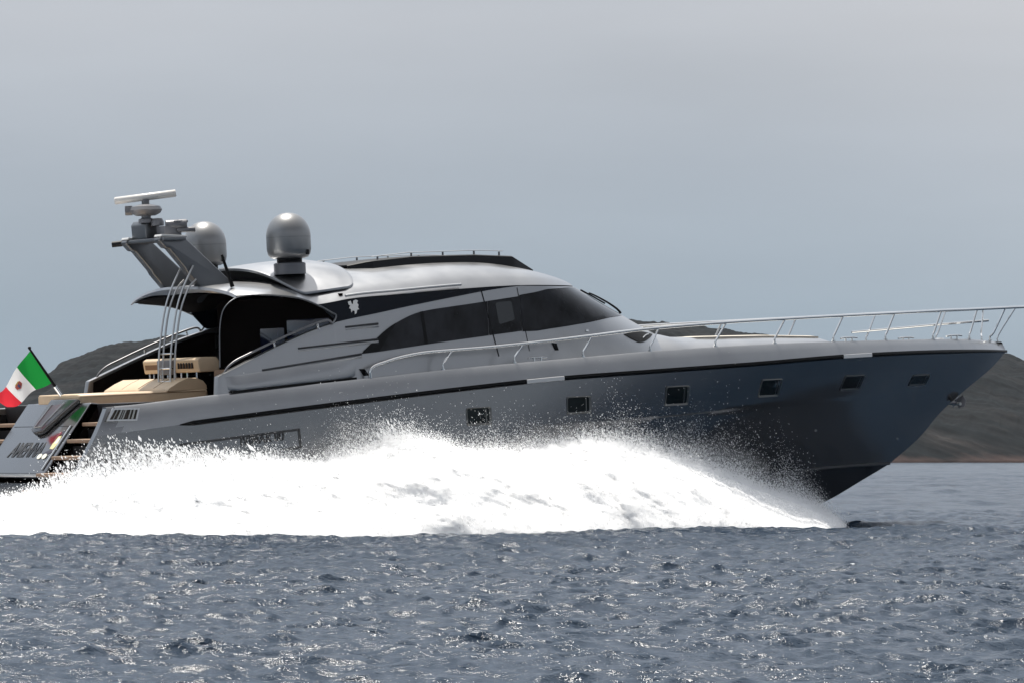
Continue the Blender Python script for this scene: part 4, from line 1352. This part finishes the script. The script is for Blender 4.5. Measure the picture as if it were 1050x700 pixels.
fr_ = t.nodes.new('ShaderNodeValToRGB'); fr_.color_ramp.interpolation = 'CONSTANT'
e = fr_.color_ramp.elements
e[0].position = 0; e[0].color = (.015, .24, .045, 1); e[1].position = .667; e[1].color = (.60, .035, .05, 1)
q_ = e.new(.36); q_.color = (.72, .72, .72, 1)
fd_ = t.nodes.new('ShaderNodeBsdfDiffuse'); ftr = t.nodes.new('ShaderNodeBsdfTranslucent'); fmx = t.nodes.new('ShaderNodeMixShader'); fmx.inputs[0].default_value = .45
t.links.new(fuv.outputs[0], fsx.inputs[0]); t.links.new(fsx.outputs[0], fr_.inputs[0])
t.links.new(fr_.outputs[0], fd_.inputs[0]); t.links.new(fr_.outputs[0], ftr.inputs[0])
t.links.new(fd_.outputs[0], fmx.inputs[1]); t.links.new(ftr.outputs[0], fmx.inputs[2]); t.links.new(fmx.outputs[0], fo.inputs[0])
# cloth: hoist along the staff, fly streaming aft and to port, in folds
NU, NV = 60, 30
hoist0 = pb + (pt_ - pb) * .30; hoist1 = pb + (pt_ - pb) * .97
fly = Vector((-.52, .41, -.60)).normalized()
side3 = fly.cross((hoist1 - hoist0).normalized()).normalized()
def cloth_pt(u, v):
    base = hoist0 + (hoist1 - hoist0) * v
    ln = 1.22 * u
    ph = u * 7.5 + v * 1.4
    w_ = .13 * u ** .7 * math.sin(ph) + .06 * u * math.sin(2.1 * ph + 1.0 + 2 * v)
    sag = Vector((0, 0, -1)) * (.10 * u * u + .08 * u * math.sin(u * 9 + 1 + v * .8))
    fv = (Vector((-.66, .52, -.36)) * (1 - v) + Vector((-.47, .37, -.68)) * v).normalized()
    return base + fv * ln * (.86 + .14 * v) + side3 * w_ + sag
cv = [cloth_pt(i / NU, j / NV) for i in range(NU + 1) for j in range(NV + 1)]
cf_ = [(i * (NV + 1) + j, i * (NV + 1) + j + 1, (i + 1) * (NV + 1) + j + 1, (i + 1) * (NV + 1) + j) for i in range(NU) for j in range(NV)]
me = bpy.data.meshes.new('cloth'); me.from_pydata([tuple(v) for v in cv], [], cf_)
uvl = me.uv_layers.new(name='UVMap')
for lp_ in me.loops:
    vi_ = lp_.vertex_index
    uvl.data[lp_.index].uv = ((vi_ // (NV + 1)) / NU, (vi_ % (NV + 1)) / NV)
me.polygons.foreach_set('use_smooth', [True] * len(me.polygons)); me.materials.append(mf)
cloth = link(bpy.data.objects.new('cloth', me), flag)
def cloth_patch(shape, m_, o):
    vv = []
    for a, b in shape:
        q0 = cloth_pt(a, b)
        vv.append(q0)
    n3 = (cloth_pt(.55, .5) - cloth_pt(.5, .5)).cross(cloth_pt(.5, .55) - cloth_pt(.5, .5)).normalized()
    b_ = MB(); b_.prism([tuple(q0 + n3 * o) for q0 in vv], tuple(-n3 * 2 * o)); return b_.build('crest', m_, cloth, flat=True)
cloth_patch([(.46, .62), (.57, .62), (.575, .48), (.515, .38), (.455, .48)], mk('crest_red', (.42, .07, .05)), .012)
cloth_patch([(.50, .57), (.53, .57), (.53, .44), (.50, .44)], mk('crest_blue', (.05, .08, .20)), .016)
cloth_patch([(.48, .66), (.55, .66), (.56, .62), (.47, .62)], mk('crest_gold', (.50, .32, .06)), .016)

# ------------------------------------------------------------------ anchor stowed in the stem
anchor = empty('anchor'); anchor.matrix_world = TR
tag(anchor, 'small steel anchor stowed against the raked stem of the grey bow', 'anchor')
q = MB(); q.tube([(24.98, 0, 1.98), (25.30, 0, 1.96), (25.40, 0, 1.98)], .04, 8); q.build('shank', M['gear'], anchor)
q = MB()
for s_ in (-1, 1):
    q.prism([(25.32, s_ * .02, 2.03), (25.47, s_ * .08, 2.11), (25.50, s_ * .17, 1.99), (25.42, s_ * .20, 1.87), (25.30, s_ * .11, 1.83)], (.03, -s_ * .015, .03))
q.build('fluke', M['gear'], anchor, bevel=.008)
q = MB(); q.tube([(25.34, -.15, 1.94), (25.34, .15, 1.94)], .04, 10); q.build('crown', M['frame'], anchor)

# ------------------------------------------------------------------ spray thrown out by the hull
HBX = [-12, 0, 8, 14, 18, 20, 22]; HBY = [2.7, 2.75, 2.85, 2.55, 1.85, 1.2, .4]
TZX = [-12, -4, -2.2, -.95, -.13, .9, 2, 3, 4.1, 5.3, 6.4, 6.9, 7.3, 8.0, 8.8, 10.3, 11.2, 11.9, 12.8, 14.2, 15.8, 17.5, 18.8, 20.0, 20.8]
TZZ = [0.45, 0.52, 0.56, 0.62, 0.82, 1.0, 1.16, 1.25, 1.3, 1.35, 1.54, 1.74, 1.82, 1.72, 1.58, 1.58, 1.72, 1.78, 1.68, 1.46, 1.14, 0.72, 0.4, 0.18, 0.0]
def sheet(x, w, rough=True):
    """height of the dense spray at station x, w = 0 at the hull .. 1 at the outer edge"""
    h = np.interp(x, TZX, TZZ)
    yi = np.interp(x, HBX, HBY) - .12
    yo2 = np.interp(x, SP_X, SP_Y, left=5.6) + .30 * fbm(x * .55, x * 0 + 3.3, seed=91, oct=4)
    y = yi + (yo2 - yi) * w
    body = np.where(w < .42, .90 + .10 * np.sin(np.clip(w / .42, 0, 1) * np.pi / 2), np.clip(1 - (np.clip(w - .42, 0, 1) / .58) ** 1.35, 0, 1) ** .92)
    z = h * body
    return y, z
def build_spray(side, n_mist, n_drop, n_tuft):
    nx_, nw_ = 520, 90
    X_, W_ = np.meshgrid(np.linspace(-12, 20.75, nx_), 1 - (1 - np.linspace(0, 1, nw_)) ** 1.7, indexing='ij')
    y_, z_ = sheet(X_, W_)
    nz = fbm(X_ * 1.1 + .4 * z_, y_ * 1.3, z_ * 1.8, oct=6, seed=31, gain=.6)
    nz2 = fbm(X_ * 3.0 + 7, y_ * 3.0, z_ * 3.5, oct=4, seed=57, gain=.6)
    amp = np.clip(z_ / .6, 0.15, 1)
    z_ = z_ + amp * (np.interp(X_, [11.5, 14.5], [.011, .022]) * nz + np.interp(X_, [11.5, 14.5], [.012, .018]) * nz2)
    y_ = y_ + np.clip(W_ * 1.6, 0, 1) * (.08 * nz + .012 * nz2) * amp
    z_ = np.where(W_ > .9995, -.12, z_)
    core = np.stack([X_ - .12 * nz, -y_, z_], -1).reshape(-1, 3)
    I, J = np.meshgrid(np.arange(nx_ - 1), np.arange(nw_ - 1), indexing='ij')
    cq = np.stack([I * nw_ + J, (I + 1) * nw_ + J, (I + 1) * nw_ + J + 1, I * nw_ + J + 1], -1).reshape(-1, 4)
    ct = np.concatenate([cq[:, [0, 1, 2]], cq[:, [0, 2, 3]]])
    P, Dv, Rd, El = [], [], [], []
    # mist that hugs the crest and outer face
    x = rng.uniform(-5.5, 20.75, n_mist); w = np.where(rng.random(n_mist) < .74, np.clip(rng.normal(.26, .13, n_mist), 0, 1), rng.uniform(.40, 1.0, n_mist))
    y, z = sheet(x, w)
    cl1 = fbm(x * 1.3, y * 1.2, z * 1.2, oct=4, seed=77)
    tail = np.interp(x, [-12, -1, 2.5, 5, 7, 9, 11, 13, 16, 19, 20.5], [.08, .10, .12, .11, .20, .13, .16, .22, .30, .24, .12]) * np.where(w > .75, .45, 1)
    up = rng.exponential(1, n_mist) * tail * np.clip(.75 + .75 * cl1, .10, 2.2)
    P.append(np.stack([x - .35 * up + rng.normal(0, .05, n_mist), -(y + rng.normal(0, .05, n_mist)), z + up - .03], -1))
    Dv.append(np.stack([-.45 + rng.normal(0, .25, n_mist), rng.normal(0, .3, n_mist), .8 + rng.normal(0, .25, n_mist)], -1))
    Rd.append(rng.lognormal(math.log(.0052), .35, n_mist)); El.append(rng.uniform(1, 2.0, n_mist))
    # tufts: jets of droplets flung up and aft
    if n_tuft:
        tx = np.concatenate([rng.uniform(-5, 20, n_tuft), rng.normal(7.0, .5, n_tuft // 9), rng.normal(12.6, .9, n_tuft // 9), rng.uniform(-.5, 4.5, n_tuft // 14)])
        nt_ = len(tx)
        tw = np.clip(rng.normal(.24, .12, nt_), 0, 1)
        ln = np.minimum(rng.gamma(1.8, .9, nt_), 3.2) * np.interp(tx, [-5, -1, 1.5, 4.5, 5.5, 7, 8.5, 11, 12.6, 15, 18, 20], [.08, .12, .26, .20, .10, .26, .12, .13, .24, .28, .26, .10])
        per = (n_drop // nt_)
        u = rng.beta(1.0, 2.6, (nt_, per))
        y0, z0 = sheet(tx, tw)
        dirx = -.62 + rng.normal(0, .22, nt_); diry = rng.normal(-.10, .30, nt_)
        L_ = ln[:, None] * u
        spread = .02 + .20 * L_
        xx = tx[:, None] + dirx[:, None] * L_ + rng.normal(0, 1, (nt_, per)) * spread
        yy = y0[:, None] + diry[:, None] * L_ + rng.normal(0, 1, (nt_, per)) * spread
        zz = z0[:, None] - .06 + L_ + rng.normal(0, 1, (nt_, per)) * spread * .5
        P.append(np.stack([xx, -yy, zz], -1).reshape(-1, 3))
        dv = np.stack([np.repeat(dirx, per), -np.repeat(diry, per), np.ones(nt_ * per)], -1) + rng.normal(0, .18, (nt_ * per, 3))
        Dv.append(dv)
        big = np.interp(xx.reshape(-1), [-5, 0, 4, 5.5, 20], [.0085, .0095, .0085, .0062, .0056])
        Rd.append(big * rng.lognormal(0, .42, nt_ * per)); El.append(rng.uniform(1.2, 3.2, nt_ * per))
        # loose big drops in the stern quarter
        nb = n_drop // 13
        x = rng.uniform(-2.5, 4.6, nb); w = rng.uniform(.0, .7, nb); y, z = sheet(x, w)
        lim = np.interp(x, [-2.5, -.5, 1, 2.5, 4.6], [.10, .40, .85, .55, .20])
        up = lim * rng.beta(1.0, 2.1, nb) * 1.25
        P.append(np.stack([x - .5 * up, -y, z + up], -1)); Dv.append(np.stack([-.55 + rng.normal(0, .2, nb), rng.normal(0, .2, nb), np.ones(nb)], -1))
        Rd.append(rng.lognormal(math.log(.0105), .38, nb)); El.append(rng.uniform(1.2, 3.0, nb))
    P = np.concatenate(P); Dv = np.concatenate(Dv); Rd = np.concatenate(Rd); El = np.concatenate(El)
    keep = P[:, 2] > -.05
    P, Dv, Rd, El = P[keep], Dv[keep], Rd[keep], El[keep]
    d = Dv / np.linalg.norm(Dv, axis=1, keepdims=True)
    a = np.cross(d, np.array([.3, .9, .1])); a /= np.linalg.norm(a, axis=1, keepdims=True)
    b = np.cross(d, a)
    r_ = Rd[:, None]
    V = np.stack([P + d * r_ * El[:, None], P + a * r_, P + (-.5 * a + .866 * b) * r_, P + (-.5 * a - .866 * b) * r_, P - d * r_ * El[:, None]], 1).reshape(-1, 3)
    base = np.arange(len(P))[:, None, None] * 5
    tri = np.array([[0, 1, 2], [0, 2, 3], [0, 3, 1], [4, 2, 1], [4, 3, 2], [4, 1, 3]])[None] + base
    tri = tri.reshape(-1, 3)
    co_ = np.concatenate([core, V]); tq = np.concatenate([ct, tri + len(core)])
    if side > 0:
        co_ = co_ * np.array([1, -1, 1]); tq = tq[:, ::-1]
    mi = np.concatenate([np.zeros(len(ct)), np.ones(len(tri))])
    return co_, tq, mi

mcore = bpy.data.materials.new('white_spray'); mcore.use_nodes = True
t = mcore.node_tree; t.nodes.clear()
so = t.nodes.new('ShaderNodeOutputMaterial')
d1 = t.nodes.new('ShaderNodeBsdfPrincipled')
d1.inputs['Base Color'].default_value = (.996, .997, .998, 1); d1.inputs['Roughness'].default_value = .7
d1.inputs['Specular IOR Level'].default_value = 0.0
d1.inputs['Subsurface Weight'].default_value = 1.0; d1.inputs['Subsurface Radius'].default_value = (1, 1, 1)
d1.inputs['Subsurface Scale'].default_value = .22
t.links.new(d1.outputs[0], so.inputs[0])
mdrop = bpy.data.materials.new('spray_drops'); mdrop.use_nodes = True
t = mdrop.node_tree; t.nodes.clear()
so = t.nodes.new('ShaderNodeOutputMaterial')
d1 = t.nodes.new('ShaderNodeBsdfDiffuse'); d1.inputs[0].default_value = (.97, .975, .98, 1)
d2 = t.nodes.new('ShaderNodeBsdfTranslucent'); d2.inputs[0].default_value = (.98, .982, .985, 1)
dm_ = t.nodes.new('ShaderNodeMixShader'); dm_.inputs[0].default_value = .58
t.links.new(d1.outputs[0], dm_.inputs[1]); t.links.new(d2.outputs[0], dm_.inputs[2]); t.links.new(dm_.outputs[0], so.inputs[0])

c1, q1, m1 = build_spray(-1, 420000, 280000, 1600)
c2, q2, m2 = build_spray(1, 20000, 0, 0)
spray = np_mesh('spray', np.concatenate([c1, c2]), np.concatenate([q1, q2 + len(c1)]), [mcore, mdrop], smooth=True, mat_idx=np.concatenate([m1, m2]))
spray.data.polygons.foreach_set('use_smooth', np.concatenate([m1, m2]) < .5)
tag(spray, 'bright white sheet of spray and droplets thrown out along the hull', 'spray', kind='stuff')

# ------------------------------------------------------------------ haze between here and the far shore
hz = MB(); hz.box((cam_xy[0], cam_xy[1], 34.0), (12400, 12400, 76))
haze = hz.build('haze', M['white'], None, flat=True)
haze.data.materials.clear()
mz = bpy.data.materials.new('sea_haze'); mz.use_nodes = True
t = mz.node_tree; t.nodes.clear()
zo = t.nodes.new('ShaderNodeOutputMaterial'); zv = t.nodes.new('ShaderNodeVolumePrincipled')
zv.inputs['Color'].default_value = (.76, .86, 1.0, 1); zv.inputs['Density'].default_value = HAZE_D = 0.000016
zv.inputs['Anisotropy'].default_value = 0.2
t.links.new(zv.outputs[0], zo.inputs['Volume'])
haze.data.materials.append(mz)
tag(haze, 'thin pale sea haze over the whole bay', 'haze', kind='stuff')
